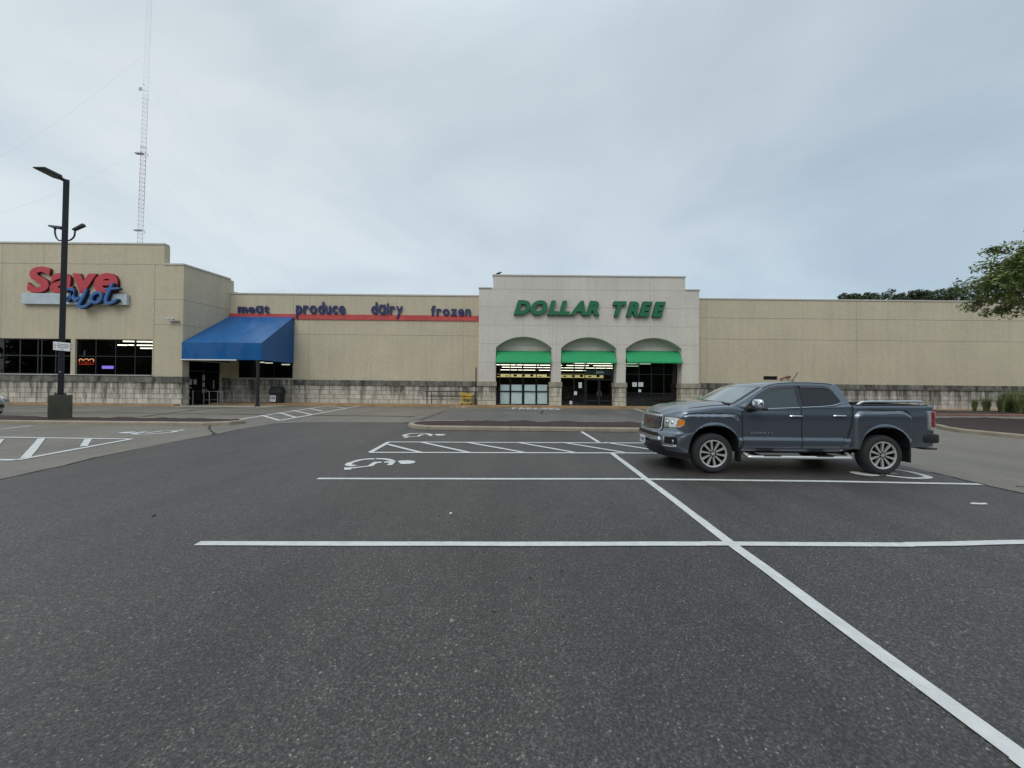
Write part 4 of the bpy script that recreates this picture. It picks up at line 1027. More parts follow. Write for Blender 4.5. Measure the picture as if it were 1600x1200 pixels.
WR = [(-1.76, 1.292), (-1.76, 1.686), (-2.22, 1.682), (-2.31, 1.668), (-2.37, 1.60), (-2.475, 1.41), (-2.47, 1.378), (-2.30, 1.338), (-2.08, 1.315)]
FRM = [(-.585, 1.225), (-.79, 1.425), (-1.06, 1.60), (-1.19, 1.663), (-1.40, 1.700), (-1.7, 1.712), (-2.26, 1.708), (-2.345, 1.685), (-2.41, 1.61), (-2.515, 1.40), (-2.50, 1.352), (-2.2, 1.31), (-1.7, 1.270), (-1.1, 1.237)]
for s in (1, -1):
    fm, gm = flank(s), gflank(s)
    patch('pillar_trim', FRM, gm, 'gloss_black', truck, off=.006, step=.12)
    for poly, wp, gl, nm_ in ((FD, WF, 'side_glass', 'front'), (RD, WR, 'rear_tint', 'rear')):
        d = patch('door', poly, fm, 'truck_paint', truck, off=.006, step=.045, thick=.006)
        patch('door_seam', grow(poly, .012), fm, 'seam_and_shadow_black', d, off=.004, step=.09, thick=.002)
        patch('window', wp, gm, gl, d, off=.012, step=.12, thick=.004)
        h = MB(); hx = -1.58 if nm_ == 'front' else -2.42; zz_ = 1.118 if nm_ == 'front' else 1.13
        y0 = Ys(hx, zz_); h.tube([(hx-.11, s*(y0+.012), zz_), (hx-.09, s*(y0+.04), zz_+.003), (hx+.07, s*(y0+.042), zz_+.004), (hx+.115, s*(y0+.012), zz_+.002)], .017, 8); h.build('handle', 'chrome', d, smooth=40)
        c_ = MB(); c_.tube([(hx+.06*math.cos(t), s*(y0+.004), zz_+.026*math.sin(t)) for t in [i*.5 for i in range(13)]], .006, 5)
        if nm_ == 'front':
            # mirror
            mm = MB(); cxm, cym, czm = -.77, s*1.03, 1.345; vs = []; nu, nv = 14, 9
            for j in range(nv+1):
                th = -math.pi/2+math.pi*j/nv
                for i in range(nu):
                    ph = 2*math.pi*i/nu; q = lambda v: math.copysign(abs(v)**.55, v)
                    vs.append((cxm+.055*q(math.cos(th))*q(math.sin(ph)) if False else cxm+.06*q(math.cos(th))*math.sin(ph)*1., cym+.135*q(math.cos(th))*q(math.cos(ph)), czm+.098*q(math.sin(th))))
            mm.add(vs, [(j*nu+i, j*nu+(i+1) % nu, (j+1)*nu+(i+1) % nu, (j+1)*nu+i) for j in range(nv) for i in range(nu)])
            mo = mm.build('mirror', 'chrome', d, smooth=60, merge=1e-3)
            bk = MB(); bk.box(cxm-.12, cxm+.09, cym-.11, cym+.11, czm-.108, czm-.070); bk.tube([(-.68, s*.86, 1.245), (-.70, s*.98, 1.262)], .045, 8); bk.build('mirror_foot', 'trim_black', d, smooth=40, bevel=.01)
    vz = MB()
    for pts, nm_ in (([(-.80, 1.40), (-1.06, 1.585), (-1.20, 1.655), (-1.40, 1.688), (-1.65, 1.700)], 'a'), ([(-1.77, 1.700), (-2.22, 1.696), (-2.32, 1.672)], 'b')):
        P = [gm(x, z-.02, .022) for x, z in pts]; v_ = MB(); v_.stroke(P, .048, (0, s, .35), .004); v_.build('rain_visor', 'visor', truck)
    for pts in ([(-.90, 1.248), (-1.3, 1.264), (-1.68, 1.283)], [(-1.71, 1.285), (-2.08, 1.303), (-2.30, 1.325), (-2.42, 1.355), (-2.50, 1.382)]):
        v_ = MB(); v_.tube([gm(x, z-.004, .016) for x, z in pts], .0095, 6); v_.build('chrome_strip', 'chrome', truck, smooth=60)
    # roof rail line
    v_ = MB(); v_.tube([Vector((x, s*(gy(gz(x)-.05)-.012+.0), gz(x)-.026)) for x in (-1.05, -1.2, -1.4, -1.7, -2.0, -2.3, -2.45)], .006, 5); v_.build('roof_ditch', 'seam_and_shadow_black', truck)
    # fender seam and bed seam
    f_ = patch('fuel_door' if s > 0 else 'flank_panel', [(-2.74, .93), (-2.74, 1.045), (-2.95, 1.045), (-2.985, 1.02), (-2.985, .93)], fm, 'truck_paint', truck, off=.004, step=.05, thick=.003)
    patch('door_seam', grow([(-2.74, .93), (-2.74, 1.045), (-2.95, 1.045), (-2.985, 1.02), (-2.985, .93)], .005), fm, 'seam_and_shadow_black', f_, off=.0015, step=.08, thick=.001)
    sm_ = MB(); P = [fm(-2.665, z, .003) for z in (.50, .7, .9, 1.1, 1.3)]; P = [fm(x, z, .002) for x, z in ((-2.50, .52), (-2.58, .70), (-2.655, .92), (-2.69, 1.15), (-2.70, 1.325))]
    sm_.tube(P, .010, 6); sm_.build('cab_gap', 'seam_and_shadow_black', truck)
    # flare shadow line, drawn as a dark tube along the crease
    for pts in ([(.60, .95), (.61, 1.03), (.58, 1.09), (.50, 1.135), (.38, 1.152), (.2, 1.158), (-.30, 1.160), (-.43, 1.145), (-.51, 1.09), (-.515, 1.0)], [(-2.70, 1.09), (-2.72, 1.17), (-2.79, 1.235), (-2.9, 1.252), (-3.5, 1.252), (-3.68, 1.245), (-3.78, 1.19), (-3.82, 1.10)]):
        q = spline([fm(x, z, .001) for x, z in pts], 4); n_ = len(q); sm_ = MB(); sm_.tube(q, [.011*min(1, .2+3*min(i, n_-1-i)/n_) for i in range(n_)], 5); sm_.build('crease_shadow', 'seam_and_shadow_black', truck)
    # sill, running board
    sb = MB(); sb.box(-2.50, -.52, s*.70 if s > 0 else -.84, s*.84 if s > 0 else -.70, .40, .47); sb.build('sill', 'well', truck)
    rb = MB(); rb.tube(spline([(-.62, s*.80, .40), (-.66, s*.92, .345), (-.74, s*.965, .335), (-1.5, s*.965, .335), (-2.5, s*.965, .335), (-2.58, s*.93, .345), (-2.64, s*.80, .40)], 4), .034, 10)
    rb.mat(1); [rb.box(x-.16, x+.16, s*.965-.030, s*.965+.030, .358, .372) for x in (-1.08, -2.08)]; [rb.box(x-.03, x+.03, min(s*.6, s*.95), max(s*.6, s*.95), .34, .37) for x in (-.9, -2.3)]
    rb.build('side_step', ['machined', 'trim_black'], truck, smooth=50)
    # mud flaps
    for x, z0_, z1_ in ((-.515, .23, .56), (-3.765, .25, .58)):
        mf = MB(); mf.box(x-.02, x+.015, min(s*.74, s*.92), max(s*.74, s*.92), z0_, z1_); mf.build('mud_flap', 'trim_black', truck, bevel=.006)
    # bed rail
    br = MB(); br.tube(spline([(-2.83, s*.83, 1.345), (-2.90, s*.83, 1.385), (-3.0, s*.83, 1.405), (-3.5, s*.83, 1.413), (-4.02, s*.83, 1.42), (-4.06, s*.83, 1.40), (-4.08, s*.83, 1.36)], 5), .022, 8)
    for x in (-2.84, -4.07): br.box(x-.05, x+.05, s*.83-.03, s*.83+.03, 1.335, 1.355)
    br.build('bed_rail', 'chrome', truck, smooth=50)
    rc = MB(); rc.box(-4.17, -2.79, s*.80-.06, s*.80+.06, 1.335, 1.352); rc.build('rail_cap', 'trim_black', truck, bevel=.004)
    # tail lamp wrapping the rear corner
    tl = MB(); tl.box(-4.258, -4.15, min(s*.80, s*.918), max(s*.80, s*.925), .88, 1.24); o = tl.build('tail_lamp', 'lamp_red', truck, bevel=.03, smooth=60)
    t2 = MB(); t2.box(-4.16, -4.115, min(s*.86, s*.93), max(s*.86, s*.93), .88, 1.24); t2.box(-4.24, -4.12, min(s*.86, s*.93), max(s*.86, s*.93), .87, .925); t2.build('clear_lens', 'lamp_clear', o, bevel=.01)
    # headlight on the nose
    hl_ = [(R(15), .965), (R(17), .915), (R(24), .875), (R(57), .862), (R(60), .90), (R(61), 1.055), (R(40), 1.06), (R(19), 1.045), (R(14.5), 1.01)]
    sgn = (lambda a: a) if s > 0 else (lambda a: math.pi-a)
    nm_ = lambda a, z, o: nose(sgn(a), z, o)
    patch('headlight_housing', grow(hl_, .012), nm_, 'gloss_black', truck, off=.004, step=.06)
    h = patch('headlight', hl_, nm_, 'lamp_clear', truck, off=.010, step=.05, smooth=60)
    patch('turn_lens', [(R(15.5), .965), (R(17.5), .925), (R(23), .895), (R(27), .892), (R(28), 1.02), (R(20), 1.025), (R(15.5), 1.0)], nm_, 'lamp_amber', h, off=.015, step=.05, smooth=60)
    for a_, z_ in ((R(42), .96), (R(52), .965)):
        c = nm_(a_, z_, .006); l_ = MB(); l_.lathe([(0, .016), (.022, .012), (.034, .0), (.036, -.01)], 14, 'x', c); l_.build('lamp_bowl', 'chrome', h, smooth=60)
    patch('headlight_trim', [(R(57), .87), (R(64), .86), (R(66), 1.05), (R(58), 1.05)], nm_, 'gloss_black', h, off=.014, step=.05)
    # fog lamp
    patch('fog_recess', [(R(24), .545), (R(24), .68), (R(47), .685), (R(47), .55)], nm_, 'well', truck, off=.006, step=.05)
    patch('fog_trim', [(R(25), .515), (R(31), .488), (R(48), .485), (R(51), .515), (R(47), .548), (R(25), .545)], nm_, 'chrome', truck, off=.016, step=.05)
    patch('fog_side_trim', [(R(46), .55), (R(49), .55), (R(49), .68), (R(46), .68)], nm_, 'chrome', truck, off=.014, step=.05)
    c = nm_(R(31), .605, .012); l_ = MB(); l_.lathe([(0, .012), (.026, .008), (.034, -.004)], 14, 'x', c); l_.build('fog_lamp', 'lamp_clear', truck, smooth=60)
# windscreen
def scr_(u, t, o):
    """u across -1..1, t up the screen 0..1"""
    x0 = -.44-.62*t; z = gz(x0)-.01; ye = gy(z-.03)-.05
    return Vector((x0+bow(x0)*(1-u*u)+o*.6, u*ye, z+o*.8))
def grid_patch(name, fn, nu, nv, mat, parent, u0=-1, u1=1, v0=0, v1=1, off=0):
    mb = MB(); vs = [fn(u0+(u1-u0)*i/nu, v0+(v1-v0)*j/nv, off) for j in range(nv+1) for i in range(nu+1)]
    mb.add(vs, [(j*(nu+1)+i, j*(nu+1)+i+1, (j+1)*(nu+1)+i+1, (j+1)*(nu+1)+i) for j in range(nv) for i in range(nu)]); return mb.build(name, mat, parent, smooth=50)
grid_patch('windscreen_border', scr_, 20, 8, 'gloss_black', truck, off=.006)
ws = grid_patch('windscreen', scr_, 20, 8, 'screen_glass', truck, -.94, .94, .05, .95, .011)
wp_ = MB()
for u0, u1 in ((.10, .75), (-.72, -.02)): wp_.tube([scr_(u0, .0, .03), scr_((u0+u1)/2, .05, .03), scr_(u1, .035, .03)], .009, 5)
wp_.build('wiper', 'trim_black', truck)
mi_ = MB(); p = scr_(0, .82, -.0); mi_.box(p.x-.02, p.x+.02, -.11, .11, p.z-.02, p.z+.05) if False else None
cw_ = MB(); cw_.tube([(-.42+.15*(1-(y/.8)**2), y, 1.325+.045*(1-(y/.8)**2)) for y in (-.74, -.5, -.2, .1, .4, .74)], .022, 6); cw_.build('cowl', 'trim_black', truck, smooth=50)
# hood shut lines
for s in (1, -1):
    hl = MB(); q = []
    for x in (-.50, -.3, 0, .2, .4, .55, .66): 
        q.append(Vector((x, s*(.775-.10*sm((x-.25)/.5)), (zsh(x) if x < XN else zsh(XN)+(1.085-zsh(XN))*sm((x-XN)/.45))+.012)))
    hl.tube(q, .006, 5); hl.build('hood_seam', 'seam_and_shadow_black', truck)
# grille
gp = [(R(62), .82), (R(90), .785), (R(118), .82), (R(120), .90), (R(118), 1.035), (R(90), 1.055), (R(62), 1.035), (R(60), .90)]
gr_ = patch('grille', gp, nose, 'gloss_black', truck, off=.012, step=.06)
for k in range(7):
    z0_ = .822+.033*k; pts = []
    for i in range(41): a_ = R(63+54*i/40); pts.append(nose(a_, z0_+(.006 if i % 2 else -.006), .024))
    b_ = MB(); b_.stroke(pts, .0075, (1, 0, .2), .006); b_.build('grille_bar', simple('grille_metal', (.20, .20, .22), .35, .6), gr_)
b_ = MB(); b_.tube([nose(R(60+60*i/16), 1.064, .012) for i in range(17)], .030, 8); b_.build('grille_surround', 'chrome', gr_, smooth=50)
for a_ in (60.5, 119.5):
    b_ = MB(); b_.tube([nose(R(a_), z, .014) for z in (1.06, .98, .88, .82)]+[nose(R(a_+(3 if a_ < 90 else -3)), .785, .014)], .018, 8); b_.build('grille_surround', 'chrome', gr_, smooth=50)
b_ = MB(); b_.tube([nose(R(63+54*i/16), .785-.012*math.sin(math.pi*i/16), .010) for i in range(17)], .012, 8); b_.build('grille_surround', 'chrome', gr_, smooth=50)
c = nose(R(90), .93, .04); em = empty('emblem', parent=truck); em.name = 'emblem'
word('GMC', (c.x-.012, -.15, .885), (0, 1, 0), (0, 0, 1), .30, .085, (1, 0, 0), .014, ['badge_red', 'chrome'], em, off=.04, track=.03)
# bumper details
patch('bumper_slot', [(R(56), .675), (R(62), .735), (R(118), .735), (R(124), .675)], nose, 'well', truck, off=.006, step=.06)
patch('bumper_bar', [(R(55), .60), (R(58), .665), (R(122), .665), (R(125), .60), (R(90), .585)], nose, 'chrome', truck, off=.030, step=.06, thick=.03)
patch('lower_intake', [(R(50), .40), (R(56), .56), (R(124), .56), (R(130), .40)], nose, 'trim_black', truck, off=.008, step=.06)
patch('air_dam', [(R(2), .265), (R(2), .385), (R(40), .40), (R(140), .40), (R(178), .385), (R(178), .265)], lambda a, z, o: nose(a, max(z, .28), o)-Vector((0, 0, max(0, .28-z))), 'trim_black', truck, off=.006, step=.06)
pl = MB(); c = nose(R(90), .55, .05); pl.box(c.x-.004, c.x+.006, -.155, .155, .47, .62); o = pl.build('licence_plate', 'plate', truck, bevel=.004)
o = MB(); 
for y in (-.10, -.055, -.01, .04, .085): o.box(c.x+.006, c.x+.009, y, y+.028, .515, .575)
o.build('plate_marks', 'ink', truck)
# badge on the front doors
for s in (1, -1):
    e_ = empty('door_badge', parent=truck); y_ = s*(Ys(-.95, .80)+.006)
    word('DENALI', (-.72 if s > 0 else -1.13, y_, .775), (-s, 0, 0), (0, 0, 1), .41, .034, (0, s, 0), .006, ['chrome'], e_, off=.01, track=.30)
# tailgate, bumper, hitch step
tg = MB(); tg.box(-4.262, -4.236, -.78, .78, .80, 1.335); tg.build('tailgate', 'truck_paint', truck, bevel=.012)
rb_ = MB(); rb_.prism([(-4.20, -.86, .60), (-4.35, -.78, .60), (-4.35, .78, .60), (-4.20, .86, .60), (-4.12, .87, .60), (-4.12, -.87, .60)], (0, 0, .16)); rb_.build('rear_bumper', 'trim_black', truck, bevel=.02, smooth=40)
for s in (1, -1):
    hs_ = MB(); hs_.box(-4.345, -4.03, min(s*.60, s*.915), max(s*.60, s*.915), .62, .80); hs_.build('bumper_corner', 'trim_black', truck, bevel=.045, smooth=40)
    hs_ = MB(); hs_.box(-4.33, -4.08, min(s*.50, s*.88), max(s*.50, s*.88), .495, .525); hs_.tube([(-4.1, s*.62, .60), (-4.12, s*.62, .53)], .03); hs_.build('bumper_step', 'trim_black', truck, bevel=.006)
ch = MB(); ch.box(-4.1, .5, -.45, .45, .36, .52); ch.box(-3.30, -3.21, -.75, .75, .33, .44); ch.tube([(-3.256, -.12, .385), (-3.256, .12, .385)], .15, 12); ch.tube([(-2.6, .35, .38), (-4.15, .52, .42)], .04); ch.build('chassis', 'well', truck)
an = MB(); an.lathe([(.05, 0), (.045, .02), (.02, .03), (0, .031)], 14, 'z', (-2.18, -.0, 1.795)); an.tube([(-2.18, 0, 1.81), (-2.31, 0, 2.00)], .007, 6); an.build('antenna', 'trim_black', truck)
# wheels
def wheel(xc, s, parent=truck, r=.383, rr=.262, wd=.25, yo=.925, spin=0.0):
    wh = empty('wheel', (xc, s*(yo-wd/2), r), parent=parent); wh.rotation_euler = (0, 0, 0 if s > 0 else math.pi)
    t = MB(); h = wd/2
    t.lathe([(rr-.01, -h+.02), (rr+.01, -h), (r-.035, -h+.005), (r-.012, -h+.03), (r, -h+.055), (r, h-.055), (r-.012, h-.03), (r-.035, h-.004), (rr+.06, h+.006), (rr+.012, h-.004), (rr-.004, h-.022), (rr-.01, -h+.02)], 48, 'y')
    for k in range(4): pass
    t.build('tyre', 'tyre', wh, smooth=35)
    b = MB(); b.lathe([(rr-.006, -h+.03), (rr-.02, h-.05), (rr-.004, h-.018)], 48, 'y'); b.lathe([(0, -.02), (.24, -.02)], 36, 'y'); b.build('rim_barrel', 'rim_dark', wh, smooth=35)
    q = MB(); q.lathe([(rr-.026, h-.045), (rr-.024, h-.018), (rr-.008, h-.012), (rr+.002, h-.014), (rr+.003, h-.03)], 48, 'y')
    for k in range(10):
        a = spin+2*math.pi*k/10; d = Vector((math.cos(a), 0, math.sin(a))); n_ = Vector((-math.sin(a), 0, math.cos(a)))
        w0, w1 = .012, .022; y0, y1 = h-.032, h-.016; r0, r1 = .062, rr-.015
        pts = [d*r0-n_*w0, d*r1-n_*w1, d*r1+n_*w1, d*r0+n_*w0]
        top = [p+Vector((0, y, 0)) for p, y in zip(pts, (y0, y1, y1, y0))]; bot = [p+Vector((0, y-.03, 0)) for p, y in zip(pts, (y0, y1, y1, y0))]
        q.add(top+bot, [(0, 1, 2, 3), (7, 6, 5, 4), (0, 4, 5, 1), (1, 5, 6, 2), (2, 6, 7, 3), (3, 7, 4, 0)])
    q.build('rim', 'machined', wh, smooth=30)
    c = MB(); c.lathe([(.078, h-.055), (.076, h-.036), (.045, h-.03), (.034, h-.028)], 24, 'y'); 
    c.mat(1); c.lathe([(.034, h-.03), (.033, h-.02), (.0, h-.017)], 20, 'y')
    for k in range(6):
        a = 2*math.pi*k/6; c.lathe([(.010, h-.034), (.010, h-.022), (0, h-.021)], 8, 'y', (.057*math.cos(a), 0, .057*math.sin(a)))
    c.build('hub', ['rim_dark', 'machined'], wh, smooth=30)
    return wh
for xc, sp_ in ((0.0, .16), (-3.258, .31)):
    for s in (1, -1): wheel(xc, s, spin=sp_)
for s in (1, -1):
    pass

# ================================================================ SILVER CAR at the left edge
car = empty('parked_car', (-24.35, 17.55, 0)); tag(car, 'silver car whose nose juts in at the left edge behind the lamp island', 'car')
CP = [(0, .62), (-.06, .74), (-.25, .83), (-1.0, .96), (-1.25, 1.0), (-1.95, 1.38), (-2.5, 1.45), (-3.2, 1.42), (-3.9, 1.12), (-4.4, 1.06), (-4.55, .95), (-4.6, .6)]
def ctop(x):
    for (a, b), (c, d) in zip(CP, CP[1:]):
        if c <= x <= a: return b+(d-b)*(a-x)/(a-c)
    return .6
def ccol(x):
    f_ = min(1, (-x/.55))**.42 if x > -.55 else min(1, ((x+4.62)/.5))**.4; hw = .88*max(f_, .02); zt = ctop(x); belt = min(zt, .95)
    out = [Vector((x, 0, .22)), Vector((x, hw*.86, .22)), Vector((x, hw*.97, .34)), Vector((x, hw, .55)), Vector((x, hw*.985, .75 if belt > .8 else (.55+belt)/2)), Vector((x, hw*.95, belt-.02))]
    k = max(0, zt-.95)
    out += [Vector((x, hw*.95-.16*sm(k/.5)*(k > 0)-.02, belt+k*.5)), Vector((x, hw*.93-.32*sm(k/.5)-.06, zt-.03)), Vector((x, hw*.6, zt)), Vector((x, 0, zt+.02))]
    return out
cxs = [-.002, -.01, -.03, -.07, -.12, -.2, -.3]+[-.4-.1*i for i in range(42)]+[-4.58, -4.6]
cb = ringmesh([ccol(x) for x in cxs], ['silver_paint', 'well'], car, 'body', capend=2)
cut = MB(); cut.cur = 1
for xc in (-.92, -3.62):
    for s in (1, -1): cut.prism([(xc+.37*math.cos(t), s*.6, .30+.37*math.sin(t)) for t in [i*2*math.pi/28 for i in range(28)]], (0, s*.5, 0))
ct = cut.build('cutter', ['silver_paint', 'well']); ct.location = car.location; bpy.context.view_layer.update(); boolean(cb, ct)
for xc in (-.92, -3.62):
    for s in (1, -1): wheel(xc, s, car, .32, .21, .2, .885)
for s in (1, -1):
    h = MB(); h.add([(-.10, s*.50, .63), (-.30, s*.80, .66), (-.55, s*.875, .74), (-.42, s*.82, .80), (-.16, s*.50, .74)], [(0, 1, 2, 3, 4)]); h.prism([(-.07, s*.45, .60), (-.27, s*.79, .63), (-.50, s*.885, .72), (-.42, s*.86, .79), (-.14, s*.45, .72)], (.03, s*.015, .02)); h.build('headlight', 'lamp_clear', car, bevel=.008)
    g = MB(); g.add([(-1.55, s*.80, 1.0), (-2.0, s*.70, 1.33), (-3.1, s*.70, 1.36), (-3.75, s*.80, 1.04)], [(0, 1, 2, 3)]); g.build('window', 'rear_tint', car)
g = MB(); g.box(-.06, .012, -.42, .42, .40, .56); g.build('grille', 'trim_black', car, bevel=.01)
g = MB(); g.add([(-1.27, -.62, 1.03), (-1.27, .62, 1.03), (-1.93, .50, 1.395), (-1.93, -.50, 1.395)], [(0, 1, 2, 3)]); g.build('windscreen', 'screen_glass', car)

# ================================================================ LAMP POST on its concrete pedestal
LY = 15.45
hw = .325; lx = W(94, 640, LY).x; LA = -math.atan2(lx, LY)
ptop = W(94, 617.5, LY-.25).z
def rz2(v): return Matrix.Rotation(LA, 3, 'Z') @ Vector(v)
lamp = empty('lamp_post', (lx, LY, 0)); tag(lamp, 'dark square lamp post with flat head and two floodlights on a dark concrete pedestal', 'lamp post')
mb = MB(); mb.box(-hw, hw, -hw, hw, .05, ptop, Matrix.Rotation(LA, 3, 'Z')); mb.build('pedestal', 'pedestal_concrete', lamp, bevel=.02)
mb = MB(); mb.box(-.16, .16, -.16, .16, ptop, ptop+.05, Matrix.Rotation(LA, 3, 'Z'))
for sx in (1, -1):
    for sy in (1, -1): mb.tube([rz2((sx*.13, sy*.13, ptop+.05)), rz2((sx*.13, sy*.13, ptop+.10))], .018, 6)
mb.build('base_plate', 'black_metal', lamp, bevel=.008)
lt_ = W(103.8, 281, LY); base = W(93.5, 617, LY)
lean = (lt_.x-lx)
ht = lt_.z; top = Vector((lean, 0, ht))
def post(z): return Vector((lean*(z-ptop)/(ht-ptop), 0, z))
mb = MB(); a = post(ptop+.05); w_ = .088
mb.prism([a+rz2((x*w_, y*w_, 0)) for x, y in ((-1, -1), (1, -1), (1, 1), (-1, 1))], top-a); mb.build('pole', 'black_metal', lamp, bevel=.012)
mb = MB(); mb.tube([post(ptop+.95)+rz2((-.03, -.088, 0)), post(ptop+.95)+rz2((-.03, -.105, 0))], .035, 10); mb.build('hand_hole', 'galv', lamp)
# shoebox head, tilted up to the left and towards the camera
hd = MB(); A0 = top+Vector((-.01, -.06, -.10)); d = Vector((-.03, -.86, .07))
side = Vector((0, 1, 0)); 
def hp(t, y, z): return A0+d*t+Vector((0, y, z))
sec = [(0.0, .06, .09), (.12, .07, .10), (.26, .20, .12), (.90, .215, .09), (1.0, .20, .03)]
vs = []
for t, y, h in sec: vs += [A0+d*t+Vector((q, 0, hh)) for q, hh in ((-y, 0), (y, 0), (y*.9, h), (-y*.9, h))]
fs = [(0, 1, 2, 3), (16, 19, 18, 17)]
for i in range(4):
    for j in range(4): fs.append((4*i+j, 4*i+(j+1) % 4, 4*i+4+(j+1) % 4, 4*i+4+j))
hd.add(vs, fs); o = hd.build('lamp_head', 'black_metal', lamp, bevel=.01)
ln = MB(); ln.prism([A0+d*t+Vector((q, 0, -.013)) for t, q in ((.32, -.16), (.88, -.17), (.88, .17), (.32, .16))], (0, 0, .011)); ln.build('lens', simple('lamp_lens', (.05, .05, .05), .2), o)
# floodlights on curved arms
def lp(px, py, y=0): return W(px, py, LY+y)-Vector((lx, LY, 0))
for pts, hp0, hp1, nm_ in (([(97.5, 375.5), (92, 375.5), (88, 371), (86, 364), (86, 358)], (79.5, 354), (99, 357), 'l'), ([(104, 375.8), (110, 375), (115.5, 370), (117, 364), (117, 360)], (115, 359.5), (131.5, 351.5), 'r')):
    mb = MB(); mb.tube(spline([lp(*q) for q in pts], 5), .028, 8); mb.tube([lp(*pts[-1]), lp(*pts[-1])+Vector((0, 0, .0))+Vector((0, 0, .08))], .045, 8); o = mb.build('floodlight_arm', 'black_metal', lamp, smooth=50)
    a, b = lp(*hp0), lp(*hp1); dd = (b-a); up = Vector((-dd.z, 0, dd.x)).normalized()*.05; up = up if up.z > 0 else -up
    yw = .07 if nm_ == 'r' else .11
    mb = MB(); mb.add([a-up*.6+Vector((0, y, 0)) for y in (-yw, yw)]+[b-up+Vector((0, y, 0)) for y in (-yw, yw)]+[a+up*.8+Vector((0, y, 0)) for y in (-yw*.8, yw*.8)]+[b+up*1.2+Vector((0, y, 0)) for y in (-yw*.8, yw*.8)],
        [(0, 1, 3, 2), (4, 6, 7, 5), (0, 2, 6, 4), (1, 5, 7, 3), (0, 4, 5, 1), (2, 3, 7, 6)]); mb.build('floodlight', 'black_metal', o, bevel=.008)
# notice on the pole
sp0, sp1, sp2, sp3 = W(83, 533.5, LY-.14), W(109.7, 536, LY-.14), W(109.3, 549, LY-.14), W(83, 546.5, LY-.14)
nt_ = empty('notice_sign'); tag(nt_, 'small white notice with lines of dark text strapped to the lamp post', 'sign')
mb = MB(); mb.prism([sp3, sp2, sp1, sp0], (0, .012, 0)); mb.build('panel', 'sheet_white', nt_)
mb = MB(); random.seed(4)
ex, ez = (sp1-sp0), (sp3-sp0)
for r_, (u0, u1) in enumerate(((.24, .93), (.22, .95), (.28, .88), (.42, .62))):
    u = u0
    while u < u1:
        l_ = random.uniform(.035, .10); v = .2+.2*r_; p = sp0+ex*u+ez*v+Vector((0, -.004, 0)); q = p+ex*min(l_, u1-u); h = ez*.085; mb.prism([p, q, q+h, p+h], (0, .003, 0)); u += l_+.022
mb.mat(1); p = sp0+ex*.07+ez*.2+Vector((0, -.004, 0)); mb.prism([p, p+ex*.07, p+ex*.07+ez*.62, p+ez*.62], (0, .003, 0))
mb.build('lettering', ['ink', simple('pale_grey', (.4, .4, .42), .6)], nt_)
mb = MB(); [mb.box(sp0.x+.28, sp1.x-.2, LY-.13, LY+.12, z, z+.02) for z in (sp0.z-.1, sp3.z+.06)]; mb.build('strap', 'galv', nt_)

# ================================================================ RADIO MAST far behind, with guy wires
MY = 150.0; mbp = W(220, 380, MY); mtp = W(234.5, 2, MY); dirm = (mtp-mbp).normalized(); org = mbp-dirm*(mbp.z/dirm.z)
mast = empty('radio_mast', org); tag(mast, 'tall thin lattice radio mast rising behind the grocery store into cloud', 'mast')
simple('mast_red', (.42, .20, .17), .6); simple('mast_white', (.50, .53, .56), .6); simple('mast_grey', (.40, .43, .46), .6); simple('mast_haze', (.47, .505, .54), .7)  # top section coloured pale to imitate fading into cloud haze
U0 = dirm; U1 = Vector((1, 0, 0)); U1 = (U1-U0*U1.dot(U0)).normalized(); U2 = U0.cross(U1)
tw = 1.02
def mp_(z, k): a_ = R(90+120*k+14); return U0*z+U1*math.cos(a_)*tw+U2*math.sin(a_)*tw
TOP = (mtp.z+16)/dirm.z
sec = [(0, 46, 'mast_red'), (46, 72, 'mast_white'), (72, 97, 'mast_red'), (97, 118, 'mast_white'), (118, TOP, 'mast_haze')]
for z0_, z1_, mt in sec:
    mb = MB(); fade = .045 if z0_ < 97 else .030 if z0_ < 118 else .009  # members thinned upward for the same haze
    for k in range(3): mb.tube([mp_(z0_, k), mp_(z1_, k)], fade*1.25, 4, caps=False)
    z = z0_; i = 0
    while z < z1_-.1:
        for k in range(3):
            mb.cur = (i % 2) if mt == 'mast_red' else 0
            mb.tube([mp_(z, k), mp_(z, (k+1) % 3)], fade, 4, caps=False); mb.tube([mp_(z, k), mp_(min(z+1.75, z1_), (k+1) % 3)], fade*.7, 4, caps=False)
        z += 1.75; i += 1
    mb.build('mast_section', [mt, 'mast_white'], mast)
mb = MB(); dz = W(222, 142, MY).z/dirm.z; p = U0*dz+U1*-1.6; mb.tube([p+Vector((0, -.5, 0)), p+Vector((0, -.9, 0))], [.25, .85], 12); mb.tube([p, U0*dz], .06); mb.tube([U0*(dz+2.2)+U1*-1.0, U0*(dz+3)+U1*-1.6], .12); mb.build('dish', 'mast_grey', mast)
for zpx in (240, 360):
    dz = W(222, zpx, MY).z/dirm.z; mb = MB(); mb.box(-1.5, 1.5, -.6, .6, dz-.18, dz+.18); mb.tube([U0*dz+U1*1.3, U0*(dz-1.3)+U1*1.5], .1); mb.build('antenna_mount', 'mast_grey', mast)
for k, (px0, py0, px1, py1) in enumerate(((232, 60, 480, 456), (231, 120, 410, 440), (228, 240, 372, 400), (226, 230, -60, 330), (232, 80, -80, 270))):
    a = W(px0, py0, MY)-org; b = W(px1, py1, MY-20)-org; b = a+(b-a)*1.25; pts = [a.lerp(b, t/12)-Vector((0, 0, 6*math.sin(math.pi*t/12))) for t in range(13)]
    mb = MB(); mb.tube(pts, .013, 4, caps=False); mb.build('guy_wire', 'mast_grey', mast)

